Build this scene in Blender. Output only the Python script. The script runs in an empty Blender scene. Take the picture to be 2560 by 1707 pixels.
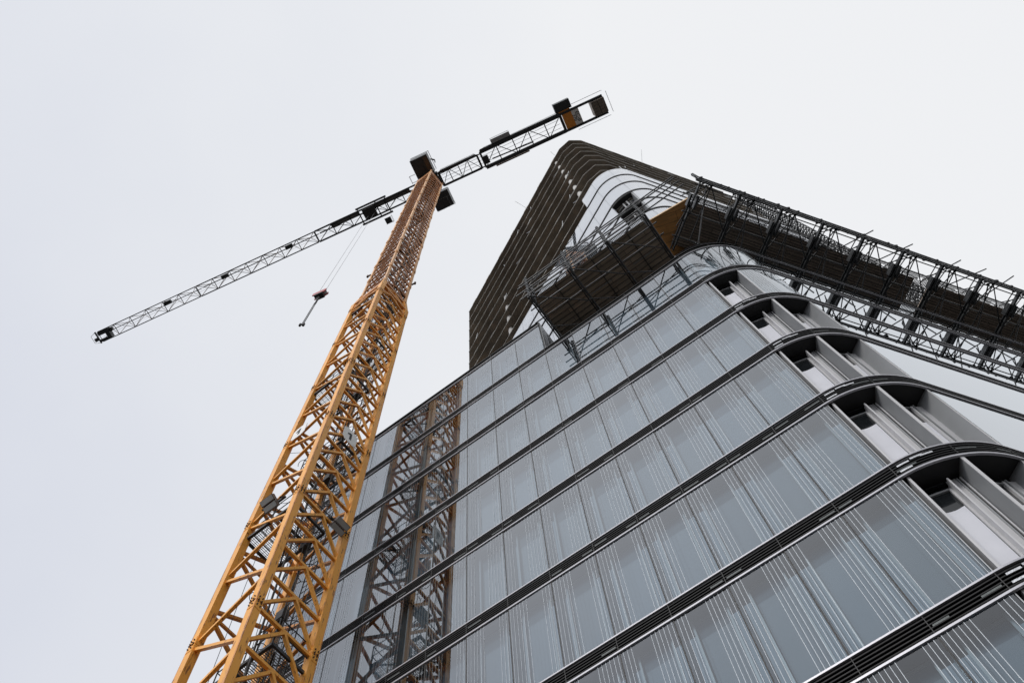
import bpy, math, random
from mathutils import Vector, Matrix
random.seed(7)
R = math.radians
ZC = 1.6                                   # eye height above the pavement; the heights below are above the eye
sc = bpy.context.scene
col = sc.collection

# ------------------------------------------------------------------ materials
def nt(name):
    m = bpy.data.materials.new(name); m.use_nodes = True
    t = m.node_tree; b = t.nodes['Principled BSDF']
    return m, t, b
def N(t, kind, **kw):
    n = t.nodes.new(kind)
    for k, v in kw.items():
        if k in n.inputs: n.inputs[k].default_value = v
        else: setattr(n, k, v)
    return n
def ramp(t, fac, stops):
    r = t.nodes.new('ShaderNodeValToRGB'); e = r.color_ramp.elements
    e[0].position, e[0].color = stops[0][0], (*stops[0][1], 1)
    e[1].position, e[1].color = stops[-1][0], (*stops[-1][1], 1)
    for p, c in stops[1:-1]:
        x = e.new(p); x.color = (*c, 1)
    t.links.new(fac, r.inputs[0]); return r
def coords(t, scale=(1, 1, 1)):
    tc = t.nodes.new('ShaderNodeTexCoord'); mp = t.nodes.new('ShaderNodeMapping')
    mp.inputs['Scale'].default_value = scale
    t.links.new(tc.outputs['Object'], mp.inputs[0]); return mp.outputs[0]
def simple(name, c, rough=.5, metal=0, var=.12, scale=3., bump=0.0, stretch=(1, 1, 1), coat=0, coat_ior=1.5, spec=.5):
    m, t, b = nt(name)
    co = coords(t, stretch)
    n = N(t, 'ShaderNodeTexNoise', Scale=scale, Detail=6.0, Roughness=.62)
    t.links.new(co, n.inputs['Vector'])
    lo = tuple(x * (1 - var) for x in c); hi = tuple(min(1, x * (1 + var)) for x in c)
    r = ramp(t, n.outputs['Fac'], [(.3, lo), (.7, hi)])
    t.links.new(r.outputs[0], b.inputs['Base Color'])
    b.inputs['Roughness'].default_value = rough; b.inputs['Metallic'].default_value = metal
    b.inputs['Specular IOR Level'].default_value = spec
    if coat: b.inputs['Coat Weight'].default_value = coat; b.inputs['Coat IOR'].default_value = coat_ior; b.inputs['Coat Roughness'].default_value = .03
    if bump:
        bp = N(t, 'ShaderNodeBump', Strength=bump, Distance=.02)
        t.links.new(n.outputs['Fac'], bp.inputs['Height']); t.links.new(bp.outputs[0], b.inputs['Normal'])
    return m
def paint(name, c, rust=(.16, .045, .02), amount=.60, rough=.45):
    m, t, b = nt(name)
    co = coords(t, (1, 1, .45))
    n = N(t, 'ShaderNodeTexNoise', Scale=5.5, Detail=9.0, Roughness=.72); t.links.new(co, n.inputs['Vector'])
    n2 = N(t, 'ShaderNodeTexNoise', Scale=.8, Detail=4.0); t.links.new(co, n2.inputs['Vector'])
    base = ramp(t, n2.outputs['Fac'], [(.3, tuple(x * .82 for x in c)), (.7, tuple(min(1, x * 1.06) for x in c))])
    st = N(t, 'ShaderNodeTexNoise', Scale=9., Detail=6.0, Roughness=.6); t.links.new(coords(t, (2.2, 2.2, .12)), st.inputs['Vector'])
    av = N(t, 'ShaderNodeMath', operation='MULTIPLY_ADD'); av.inputs[1].default_value = .5; t.links.new(st.outputs['Fac'], av.inputs[0])
    hf = N(t, 'ShaderNodeMath', operation='MULTIPLY'); hf.inputs[1].default_value = .5; t.links.new(n.outputs['Fac'], hf.inputs[0]); t.links.new(hf.outputs[0], av.inputs[2])
    msk = ramp(t, av.outputs[0], [(amount, (0, 0, 0)), (amount + .04, (.85,) * 3)])
    mx = N(t, 'ShaderNodeMix', data_type='RGBA')
    t.links.new(msk.outputs[0], mx.inputs[0]); t.links.new(base.outputs[0], mx.inputs[6])
    mx.inputs[7].default_value = (*rust, 1)
    t.links.new(mx.outputs[2], b.inputs['Base Color'])
    b.inputs['Roughness'].default_value = rough
    bp = N(t, 'ShaderNodeBump', Strength=.25, Distance=.01)
    t.links.new(n.outputs['Fac'], bp.inputs['Height']); t.links.new(bp.outputs[0], b.inputs['Normal'])
    return m
def glass(name, f0, tint, wav=.0, rough=.0, refl=(.93, .965, 1.0), power=2.2):
    m = bpy.data.materials.new(name); m.use_nodes = True
    t = m.node_tree; t.nodes.clear()
    out = N(t, 'ShaderNodeOutputMaterial'); mx = N(t, 'ShaderNodeMixShader')
    # reflectance of a coated multi-pane unit: f0 face on, rising towards grazing
    lw = N(t, 'ShaderNodeLayerWeight', Blend=.5); pw = N(t, 'ShaderNodeMath', operation='POWER'); pw.inputs[1].default_value = power
    fr = N(t, 'ShaderNodeMath', operation='MULTIPLY_ADD'); fr.inputs[1].default_value = 1 - f0; fr.inputs[2].default_value = f0
    t.links.new(lw.outputs['Facing'], pw.inputs[0]); t.links.new(pw.outputs[0], fr.inputs[0])
    tr = N(t, 'ShaderNodeBsdfTransparent', Color=(*tint, 1)); gl = N(t, 'ShaderNodeBsdfGlossy', Color=(*refl, 1), Roughness=rough)
    if wav:
        n = N(t, 'ShaderNodeTexNoise', Scale=.9, Detail=1.0); t.links.new(coords(t), n.inputs['Vector'])
        bp = N(t, 'ShaderNodeBump', Strength=wav, Distance=.004)
        t.links.new(n.outputs['Fac'], bp.inputs['Height']); t.links.new(bp.outputs[0], gl.inputs['Normal'])
    # grey film of dust on the outside of the pane
    d = N(t, 'ShaderNodeBsdfDiffuse', Color=(.55, .57, .6, 1)); n2 = N(t, 'ShaderNodeTexNoise', Scale=2.2, Detail=5.0)
    t.links.new(coords(t, (1, 1, .35)), n2.inputs['Vector'])
    rp = ramp(t, n2.outputs['Fac'], [(.35, (.004,) * 3), (.75, (.02,) * 3)])
    md = N(t, 'ShaderNodeMixShader')
    t.links.new(rp.outputs[0], md.inputs[0]); t.links.new(tr.outputs[0], md.inputs[1]); t.links.new(d.outputs[0], md.inputs[2])
    t.links.new(fr.outputs[0], mx.inputs[0]); t.links.new(md.outputs[0], mx.inputs[1]); t.links.new(gl.outputs[0], mx.inputs[2])
    t.links.new(mx.outputs[0], out.inputs[0])
    return m
def concrete(name, c1, c2, joint=(2.5, 1.25), seam=.75):
    m, t, b = nt(name)
    co = coords(t)
    br = N(t, 'ShaderNodeTexBrick', Scale=1.0); br.offset = 0.0
    for k, v in (('Mortar Size', .012), ('Brick Width', joint[0]), ('Row Height', joint[1]), ('Bias', 0.0)): br.inputs[k].default_value = v
    br.inputs['Color1'].default_value = (*c1, 1); br.inputs['Color2'].default_value = (*c2, 1)
    br.inputs['Mortar'].default_value = (*[x * seam for x in c1], 1)
    rot = N(t, 'ShaderNodeMapping'); rot.inputs['Rotation'].default_value = (0, 0, R(36.6)); t.links.new(co, rot.inputs[0])
    t.links.new(rot.outputs[0], br.inputs['Vector'])
    n = N(t, 'ShaderNodeTexNoise', Scale=.7, Detail=9.0, Roughness=.7); t.links.new(co, n.inputs['Vector'])
    r = ramp(t, n.outputs['Fac'], [(.3, (.62, .60, .56)), (.5, (1, 1, 1)), (.72, (1.5, 1.35, 1.2))])
    mx = N(t, 'ShaderNodeMix', data_type='RGBA', blend_type='MULTIPLY'); mx.inputs[0].default_value = 1
    t.links.new(br.outputs[0], mx.inputs[6]); t.links.new(r.outputs[0], mx.inputs[7])
    t.links.new(mx.outputs[2], b.inputs['Base Color']); b.inputs['Roughness'].default_value = .85
    return m
def planks(name, c, ang, w=.23, rough=.8, dark=.35):
    m, t, b = nt(name)
    co = coords(t)
    mp = N(t, 'ShaderNodeMapping'); mp.inputs['Rotation'].default_value = (0, 0, -ang); t.links.new(co, mp.inputs[0])
    br = N(t, 'ShaderNodeTexBrick', Scale=1.0)
    for k, v in (('Mortar Size', .014), ('Brick Width', 2.4), ('Row Height', w)): br.inputs[k].default_value = v
    br.inputs['Color1'].default_value = (*c, 1); br.inputs['Color2'].default_value = (*[x * .72 for x in c], 1)
    br.inputs['Mortar'].default_value = (*[x * dark for x in c], 1)
    t.links.new(mp.outputs[0], br.inputs['Vector'])
    n = N(t, 'ShaderNodeTexNoise', Scale=2.0, Detail=8.0, Roughness=.7)
    m2 = N(t, 'ShaderNodeMapping'); m2.inputs['Scale'].default_value = (.6, 7, 1); t.links.new(mp.outputs[0], m2.inputs[0]); t.links.new(m2.outputs[0], n.inputs['Vector'])
    r = ramp(t, n.outputs['Fac'], [(.3, (.6, .6, .6)), (.7, (1.35, 1.3, 1.25))])
    mx = N(t, 'ShaderNodeMix', data_type='RGBA', blend_type='MULTIPLY'); mx.inputs[0].default_value = 1
    t.links.new(br.outputs[0], mx.inputs[6]); t.links.new(r.outputs[0], mx.inputs[7])
    t.links.new(mx.outputs[2], b.inputs['Base Color']); b.inputs['Roughness'].default_value = rough
    return m

M = {}
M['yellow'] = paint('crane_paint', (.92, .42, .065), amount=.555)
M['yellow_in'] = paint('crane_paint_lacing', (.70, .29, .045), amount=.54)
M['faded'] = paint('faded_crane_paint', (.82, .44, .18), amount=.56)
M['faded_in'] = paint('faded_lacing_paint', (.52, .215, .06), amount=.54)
M['rusty'] = paint('rusty_flange', (.62, .25, .06), amount=.50)
M['bolt'] = simple('bolt_steel', (.10, .06, .04), .5, .6)
M['dark'] = simple('dark_steel', (.022, .025, .028), .45, .2, .25)
M['brownsteel'] = simple('weathered_brown_steel', (.13, .085, .055), .6, .1, .5, 1.2)
M['tube'] = simple('scaffold_tube', (.075, .077, .08), .42, .35, .5, 1.3)
M['galv'] = simple('galvanised_tube', (.33, .34, .35), .4, .5, .2, 2.)
M['black'] = simple('black_rubber', (.012, .012, .013), .6)
M['louvre'] = simple('anodised_louvre', (.0055, .006, .007), .5, .0, .2, spec=.2)
M['vent'] = simple('vent_plate', (.07, .08, .08), .5, .4, .4, 30.)
M['trim'] = simple('aluminium_trim', (.38, .38, .41), .35, .35, .06)
M['alu'] = simple('grey_aluminium', (.28, .29, .30), .38, .25, .06, 1.5)
M['alu_l'] = simple('light_aluminium', (.52, .52, .53), .42, .2, .05, 1.5)
M['pil'] = simple('inner_facade_panel', (.15, .178, .20), .035, .80, .10, 1.2, stretch=(2, 2, .3), coat=1, coat_ior=1.5)
M['blind'] = simple('fabric_blind', (.070, .095, .125), .6, .0, .07, 1.1, coat=1, coat_ior=1.7)
def vary(m, lo, hi):
    t = m.node_tree; b = t.nodes['Principled BSDF']; src = b.inputs['Base Color'].links[0].from_socket
    oi = t.nodes.new('ShaderNodeObjectInfo'); mr = N(t, 'ShaderNodeMapRange'); mr.inputs['To Min'].default_value = lo; mr.inputs['To Max'].default_value = hi
    mx = N(t, 'ShaderNodeMix', data_type='RGBA', blend_type='MULTIPLY'); mx.inputs[0].default_value = 1
    t.links.new(oi.outputs['Random'], mr.inputs['Value']); t.links.new(src, mx.inputs[6]); t.links.new(mr.outputs[0], mx.inputs[7]); t.links.new(mx.outputs[2], b.inputs['Base Color'])
vary(M['blind'], .75, 1.3)
M['blind_l'] = simple('light_fabric_blind', (.66, .67, .72), .8, 0, .05, 1.1)
M['winglass'] = simple('dark_window_glass', (.012, .014, .016), .06, 0, .2)
M['wingrey'] = simple('grey_window_head', (.055, .065, .08), .25, 0, .3, 1.)
M['white'] = simple('white_line', (.44, .465, .48), .05, .75, .02)
M['glass'] = glass('facade_glass', .038, (.56, .645, .69), wav=.03, power=2.6)
M['sideglass'] = glass('side_glass', .15, (.5, .56, .58), wav=.02)
M['towerglass'] = glass('tower_glass', .42, (.55, .6, .62), wav=.05, refl=(.96, .975, 1))
M['panelfrit'] = simple('fritted_panel', (.52, .54, .58), .4, 0, .06, 1.)
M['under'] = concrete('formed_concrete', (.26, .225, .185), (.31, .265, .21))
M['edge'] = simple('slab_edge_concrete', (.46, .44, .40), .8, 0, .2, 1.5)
M['clamp'] = simple('formwork_clamp', (.20, .20, .19), .6, .3, .3)
M['film'] = simple('protective_film', (.55, .56, .58), .18, .5, .5, 40.)
M['column'] = simple('column_concrete', (.55, .54, .52), .8, 0, .15, 2.)
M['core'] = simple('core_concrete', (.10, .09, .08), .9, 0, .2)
M['roof'] = simple('roof_gravel', (.16, .15, .14), .9, 0, .3, 12.)
M['signw'] = simple('white_sign', (.82, .82, .80), .5, 0, .03)
M['orange'] = simple('orange_panel', (.72, .26, .03), .5, 0, .08)
M['cw'] = planks('counterweight_concrete', (.22, .19, .16), 1.2, .5)
M['ropem'] = simple('wire_rope', (.22, .22, .23), .5, .5)
M['red'] = simple('red_steel', (.42, .07, .08), .5, 0, .25, 4.)
M['lamp'] = simple('floodlight_housing', (.16, .14, .13), .5, .4, .2)
M['lampg'] = simple('floodlight_glass', (.45, .5, .52), .1)
M['cabglass'] = simple('cab_glass', (.03, .035, .04), .08)

# ------------------------------------------------------------------ mesh helper
class MB:
    def __init__(s): s.v = []; s.f = []; s.m = []; s.mats = []; s.smooth = []
    def mi(s, mat):
        if mat not in s.mats: s.mats.append(mat)
        return s.mats.index(mat)
    def add(s, vs, fs, mat, smooth=False):
        k = len(s.v); s.v += [tuple(v) for v in vs]; i = s.mi(mat)
        for f in fs: s.f.append(tuple(k + a for a in f)); s.m.append(i); s.smooth.append(smooth)
    def box(s, a, b, mat):
        (x0, y0, z0), (x1, y1, z1) = a, b
        s.add([(x0, y0, z0), (x1, y0, z0), (x1, y1, z0), (x0, y1, z0), (x0, y0, z1), (x1, y0, z1), (x1, y1, z1), (x0, y1, z1)],
              [(0, 3, 2, 1), (4, 5, 6, 7), (0, 1, 5, 4), (1, 2, 6, 5), (2, 3, 7, 6), (3, 0, 4, 7)], mat)
    def obox(s, o, ex, ey, ez, mat):       # origin corner and three edge vectors
        o, ex, ey, ez = map(Vector, (o, ex, ey, ez))
        vs = [o, o + ex, o + ex + ey, o + ey]; vs += [v + ez for v in vs]
        s.add(vs, [(0, 3, 2, 1), (4, 5, 6, 7), (0, 1, 5, 4), (1, 2, 6, 5), (2, 3, 7, 6), (3, 0, 4, 7)], mat)
    def bar(s, p, q, w, h, mat, up=(0, 0, 1)):
        p, q = Vector(p), Vector(q); d = (q - p)
        if d.length < 1e-4: return
        d.normalize(); up = Vector(up)
        if abs(d.dot(up)) > .97: up = Vector((1, 0, 0))
        a = d.cross(up).normalized(); b = a.cross(d).normalized()
        a *= w / 2; b *= h / 2
        s.add([p - a - b, p + a - b, p + a + b, p - a + b, q - a - b, q + a - b, q + a + b, q - a + b],
              [(0, 1, 2, 3), (7, 6, 5, 4), (0, 4, 5, 1), (1, 5, 6, 2), (2, 6, 7, 3), (3, 7, 4, 0)], mat)
    def tube(s, p, q, r, mat, n=8, cap=True):
        p, q = Vector(p), Vector(q); d = q - p
        if d.length < 1e-4: return
        d.normalize(); u = Vector((0, 0, 1)) if abs(d.z) < .9 else Vector((1, 0, 0))
        a = d.cross(u).normalized(); b = d.cross(a)
        ring = [(a * math.cos(2 * math.pi * i / n) + b * math.sin(2 * math.pi * i / n)) * r for i in range(n)]
        vs = [p + x for x in ring] + [q + x for x in ring]
        s.add(vs, [(i, (i + 1) % n, n + (i + 1) % n, n + i) for i in range(n)], mat, True)
        if cap: s.add(vs, [tuple(range(n))[::-1], tuple(range(n, 2 * n))], mat)
    def path(s, pts, r, mat, n=6):
        for a, b in zip(pts, pts[1:]): s.tube(a, b, r, mat, n)
    def prism(s, poly, z0, z1, mat, side=None, cap_mat=None):
        n = len(poly); lo = [(x, y, z0) for x, y in poly]; hi = [(x, y, z1) for x, y in poly]
        s.add(lo + hi, [tuple(range(n))[::-1]], mat); s.add(lo + hi, [tuple(range(n, 2 * n))], cap_mat or mat)
        s.add(lo + hi, [(i, (i + 1) % n, n + (i + 1) % n, n + i) for i in range(n)], side or mat)
    def build(s, name, parent=None, off=None):
        me = bpy.data.meshes.new(name)
        o3 = Vector(off) if off is not None else (Vector(parent['base']) if parent is not None and 'base' in parent else Vector((0, 0, 0)))
        me.from_pydata([(x - o3.x, y - o3.y, z + ZC - o3.z) for x, y, z in s.v], [], s.f)
        for m in s.mats: me.materials.append(m)
        me.polygons.foreach_set('material_index', s.m); me.polygons.foreach_set('use_smooth', s.smooth)
        me.update()
        o = bpy.data.objects.new(name, me); col.objects.link(o)
        if parent is not None:
            o.parent = parent
        return o
BASES = {}
def thing(name, label, cat, base, group=None):
    o = bpy.data.objects.new(name, None); col.objects.link(o); o.location = base
    o.empty_display_size = .5
    o['label'] = label; o['category'] = cat
    if group: o['group'] = group
    BASES[o.name] = Vector(base)
    return o
def part(mb, name, thing_, parent=None, label=None):
    o = mb.build(name, parent if parent is not None else thing_, off=BASES[thing_.name])
    if label: o['label'] = label
    return o
def P3(p, z): return Vector((p[0], p[1], z))

# ------------------------------------------------------------------ frames measured from the picture
AZ = -0.492694
D = Vector((math.cos(AZ), math.sin(AZ))); NO = Vector((math.sin(AZ), -math.cos(AZ)))   # along the left facade, outwards
P0 = Vector((6.0633, 9.8310))
BAY = 1.35; H = 3.7669; HB = .4864
def zT(k): return 30.0813 - (k - 1) * H
RC = 2.66; TURN = R(54.8); ARC = RC * TURN
SL = -17.75                                    # left end of the straight part, a quarter round follows
AL = RC * R(90)
def path(S):
    """plan point, direction and outward normal at arc length S along the whole facade"""
    if S < SL:
        c = P0 + D * SL - NO * RC
        t = min((SL - S) / RC, R(90)); a = AZ - math.pi / 2 - t
        e = SL - R(90) * RC - S
        n = Vector((math.cos(a), math.sin(a))); d = Vector((-n.y, n.x))
        p = c + n * RC
        if e > 0: p = p - d * e
        return p, d, n
    if S <= BAY:
        return P0 + D * S, D, NO
    c = P0 + D * BAY - NO * RC
    t = min((S - BAY) / RC, TURN); a = AZ - math.pi / 2 + t
    n = Vector((math.cos(a), math.sin(a))); d = Vector((-n.y, n.x)); p = c + n * RC
    if S > BAY + ARC: p = p + d * (S - BAY - ARC)
    return p, d, n
def F(S, o, z):
    p, d, n = path(S); q = p + n * o
    return Vector((q.x, q.y, z))
def stops(S0, S1, step=.19):
    out = [S0]
    for a, b, curved in ((-99, SL - AL, 0), (SL - AL, SL, 1), (SL, BAY, 0), (BAY, BAY + ARC, 1), (BAY + ARC, 99, 0)):
        lo, hi = max(a, S0), min(b, S1)
        if hi - lo < 1e-6: continue
        n = max(1, int(math.ceil((hi - lo) / step))) if curved else 1
        out += [lo + (hi - lo) * i / n for i in range(1, n + 1)]
    return out
def sweep(mb, S0, S1, prof, mat, caps=True, smooth=False):
    st = stops(S0, S1); n = len(prof); vs = []
    for S in st: vs += [F(S, o, z) for o, z in prof]
    fs = []
    for i in range(len(st) - 1):
        for j in range(n):
            k = (j + 1) % n; fs.append((i * n + j, (i + 1) * n + j, (i + 1) * n + k, i * n + k))
    mb.add(vs, fs, mat, smooth)
    if caps: mb.add(vs, [tuple(range(n)), tuple(range((len(st) - 1) * n, len(st) * n))[::-1]], mat)
def sheet(mb, S0, S1, o, z0, z1, mat):
    st = stops(S0, S1, .1); vs = []
    for S in st: vs += [F(S, o, z0), F(S, o, z1)]
    mb.add(vs, [(2 * i, 2 * i + 2, 2 * i + 3, 2 * i + 1) for i in range(len(st) - 1)], mat, True)
def rect(o0, o1, z0, z1): return [(o0, z0), (o1, z0), (o1, z1), (o0, z1)]

# ------------------------------------------------------------------ the glass building
gb = thing('glass_building', 'glass office block with black louvre bands and a rounded corner at lower right', 'building', (P0.x, P0.y, 0))
SR = BAY + ARC + 30                            # right end of the long right side
SLL = SL - AL - 14
SM = -4 * BAY                                  # the left part is one storey taller
def mulls(a, b):
    k0 = math.ceil(a / BAY - 1e-6); k1 = math.floor(b / BAY + 1e-6)
    return [k * BAY for k in range(k0, k1 + 1)]
for k in range(-1, 10):
    t = zT(k)
    s1 = SM if k == -1 else SR
    top = k <= 0
    b = MB()
    segs = [(SLL, s1)] if k != 0 else [(SM, s1), (SLL, SM)]
    if k == 0: top = False
    for (a0, a1) in segs:
        is_top = (k == -1) or (k == 0 and a0 == SM)
        if is_top:
            sweep(b, a0, a1, rect(-.50, -.02, t + .03, t + .40), M['louvre'])
            sweep(b, a0, a1, [(-.52, t + .40), (.03, t + .40), (.03, t + .47), (-.52, t + .50)], M['louvre'])
            sweep(b, a0, a1, rect(-.02, .012, t + .06, t + .12), M['louvre'])
        else:
            sweep(b, a0, a1, rect(-.55, -.10, t + .03, t + HB - .03), M['black'])
            for i in range(5):
                z = t + .055 + i * .083
                sweep(b, a0, a1, [(-.10, z + .03), (.004, z), (.012, z + .006), (.012, z + .03), (-.10, z + .052)], M['louvre'])
            for S in mulls(a0, min(a1, BAY)) + [BAY + ARC / 2, BAY + ARC]:
                if S > a1: continue
                for sx in (-1, 1):
                    if random.random() < .45:
                        w = random.choice((.30, .36, .42)); z = t + .055 + random.choice((1, 1, 2)) * .083 + .034
                        x0 = S + (.05 if sx > 0 else -.05 - w)
                        if x0 < SL or x0 + w > BAY + ARC: continue
                        sweep(b, x0, x0 + w, rect(-.09, .006, z, z + .044), M['vent'])
    for S in mulls(SL, min(BAY, s1)) + ([BAY + ARC / 2, BAY + ARC] if k >= 0 else []):
        p, d, n = path(S); q = p + n * .016 - d * .007
        b.obox((q.x, q.y, t + .02), (*(d * .014), 0), (*(-n * .12), 0), (0, 0, HB - .04), M['black'])
    if k >= 2:
        for a0_, z_ in ((.12, .30), (.42, .34), (.62, .31), (.10, .10)): sweep(b, BAY + a0_, BAY + a0_ + .26, rect(.0, .022, t + z_, t + z_ + .05), M['film'])
    part(b, 'louvre_band', gb)
    # bright trim under and above the band
    w = MB(); sweep(w, SLL, s1, rect(-.02, .034, t - .035, t + .012), M['trim']); sweep(w, SLL, s1, rect(-.02, .03, t + .014, t + .026), M['black'])
    part(w, 'trim_strip', gb)
    if k > 0:
        w = MB(); sweep(w, SLL, s1, rect(-.02, .030, t + HB - .012, t + HB + .03), M['trim']); part(w, 'trim_strip', gb)
    elif k == 0:
        w = MB(); sweep(w, SLL, SM, rect(-.02, .030, t + HB - .012, t + HB + .03), M['trim']); part(w, 'trim_strip', gb)
# storey walls behind the glass
for k in range(0, 10):
    z0, z1 = zT(k) + HB, zT(k - 1)
    s1 = SM - .02 if k == 0 else SR
    b = MB()
    sweep(b, SLL, SL - AL * 0, rect(-.60, -.45, z0 - HB, z1 + .03), M['blind'])
    if k == 0:
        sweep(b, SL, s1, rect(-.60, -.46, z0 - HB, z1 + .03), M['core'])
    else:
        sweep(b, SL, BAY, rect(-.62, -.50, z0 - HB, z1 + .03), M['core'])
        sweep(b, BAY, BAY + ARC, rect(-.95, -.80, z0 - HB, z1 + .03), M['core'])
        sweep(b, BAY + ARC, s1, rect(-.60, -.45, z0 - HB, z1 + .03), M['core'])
    sweep(b, SLL, s1, rect(-.80, -.03, z1 + .0, z1 + .045), M['black'])        # closed top of the cavity
    sweep(b, SLL, s1, rect(-.80, -.03, z0 - .05, z0 + .0), M['louvre'])        # and its floor
    part(b, 'storey_wall', gb)

# one bay: glass pane with printed white lines, partition, inner panels, blind
GH = H - HB
def win_meshes(kind):
    g = MB(); x0, x1 = .016, BAY - .016
    g.add([(x0, 0, 0.03), (x1, 0, 0.03), (x1, 0, GH - .03), (x0, 0, GH - .03)], [(0, 1, 2, 3)], M['glass'])
    xs = [.087, .186, .285, .79, .89, .99, 1.09, 1.195, 1.295] if kind == 0 else [.055, .155, .26, .36, .46, .56, 1.065, 1.165, 1.263]
    for x in xs: g.box((x - .005, -.006, .03), (x + .005, -.002, GH - .035), M['white'])
    g.box((-.015, -.003, .0), (.015, .03, GH), M['black'])
    i = MB()
    a, c = (.30, 1.06) if kind == 0 else (.28, 1.04)
    i.box((-.012, .035, 0), (.012, .34, GH), M['alu'])
    i.box((.012, .30, .0), (a - .05, .36, GH), M['pil']); i.box((c + .05, .30, .0), (BAY - .012, .36, GH), M['pil'])
    i.box((a - .05, .28, .0), (a, .37, GH), M['alu']); i.box((c, .28, .0), (c + .05, .37, GH), M['alu'])
    i.box((a, .36, GH - .07), (c, .42, GH - .01), M['alu'])
    bl = MB()
    bl.box((a + .004, .375, .05), (c - .004, .385, GH - .07), M['blind'])
    bl.box((a + .004, .365, .04), (c - .004, .39, .07), M['alu'])
    return g, i, bl
cam_R = Vector((0.98975279, 0.13498742, -0.0465597)); cam_U = Vector((0.14279148, -0.93565924, 0.32272646)); cam_F = Vector((0, 0.32606775, 0.9453464))
FPX = 2156.80825
def px(P):
    z = P.dot(cam_F)
    return 1280 + FPX * P.dot(cam_R) / z, 853.5 - FPX * P.dot(cam_U) / z, z
def in_frame(P, m=120):
    x, y, z = px(P); return z > 0 and -m < x < 2560 + m and -m < y < 1707 + m
protos = {}
rest = MB()
def place_copy(src, parent, loc, rz):
    o = src.copy(); col.objects.link(o); o.parent = parent; o.location = loc; o.rotation_euler = (0, 0, rz); return o
nwin = 0
for k in range(0, 9):
    z0 = zT(k) + HB
    smax = SM if k == 0 else BAY
    S = smax - BAY; bay = 0
    while S > SL - .3:
        kind = k % 2
        corners_ = [F(S + a, 0, z0 + b_) for a in (0, BAY / 2, BAY) for b_ in (0, GH / 2, GH)]
        if any(in_frame(c, 10) for c in corners_):
            p, d, n = path(S)
            tilt = random.gauss(0, .0018)
            loc = Vector((p.x, p.y, z0 + ZC)) - BASES[gb.name]
            if kind not in protos:
                g, i, bl = win_meshes(kind)
                og = g.build('window', gb, off=(0, 0, ZC)); oi = i.build('inner_frame', og, off=(0, 0, ZC)); ob = bl.build('blind', og, off=(0, 0, ZC))
                protos[kind] = (og, oi, ob)
                og.location = loc; og.rotation_euler = (0, 0, AZ + tilt)
            else:
                og, oi, ob = protos[kind]
                w = place_copy(og, gb, loc, AZ + tilt); w.rotation_euler.x = random.gauss(0, .0012)
                for c in (oi, ob):
                    q = c.copy(); col.objects.link(q); q.parent = w
            nwin += 1
        S -= BAY
print('windows', nwin)
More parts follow.
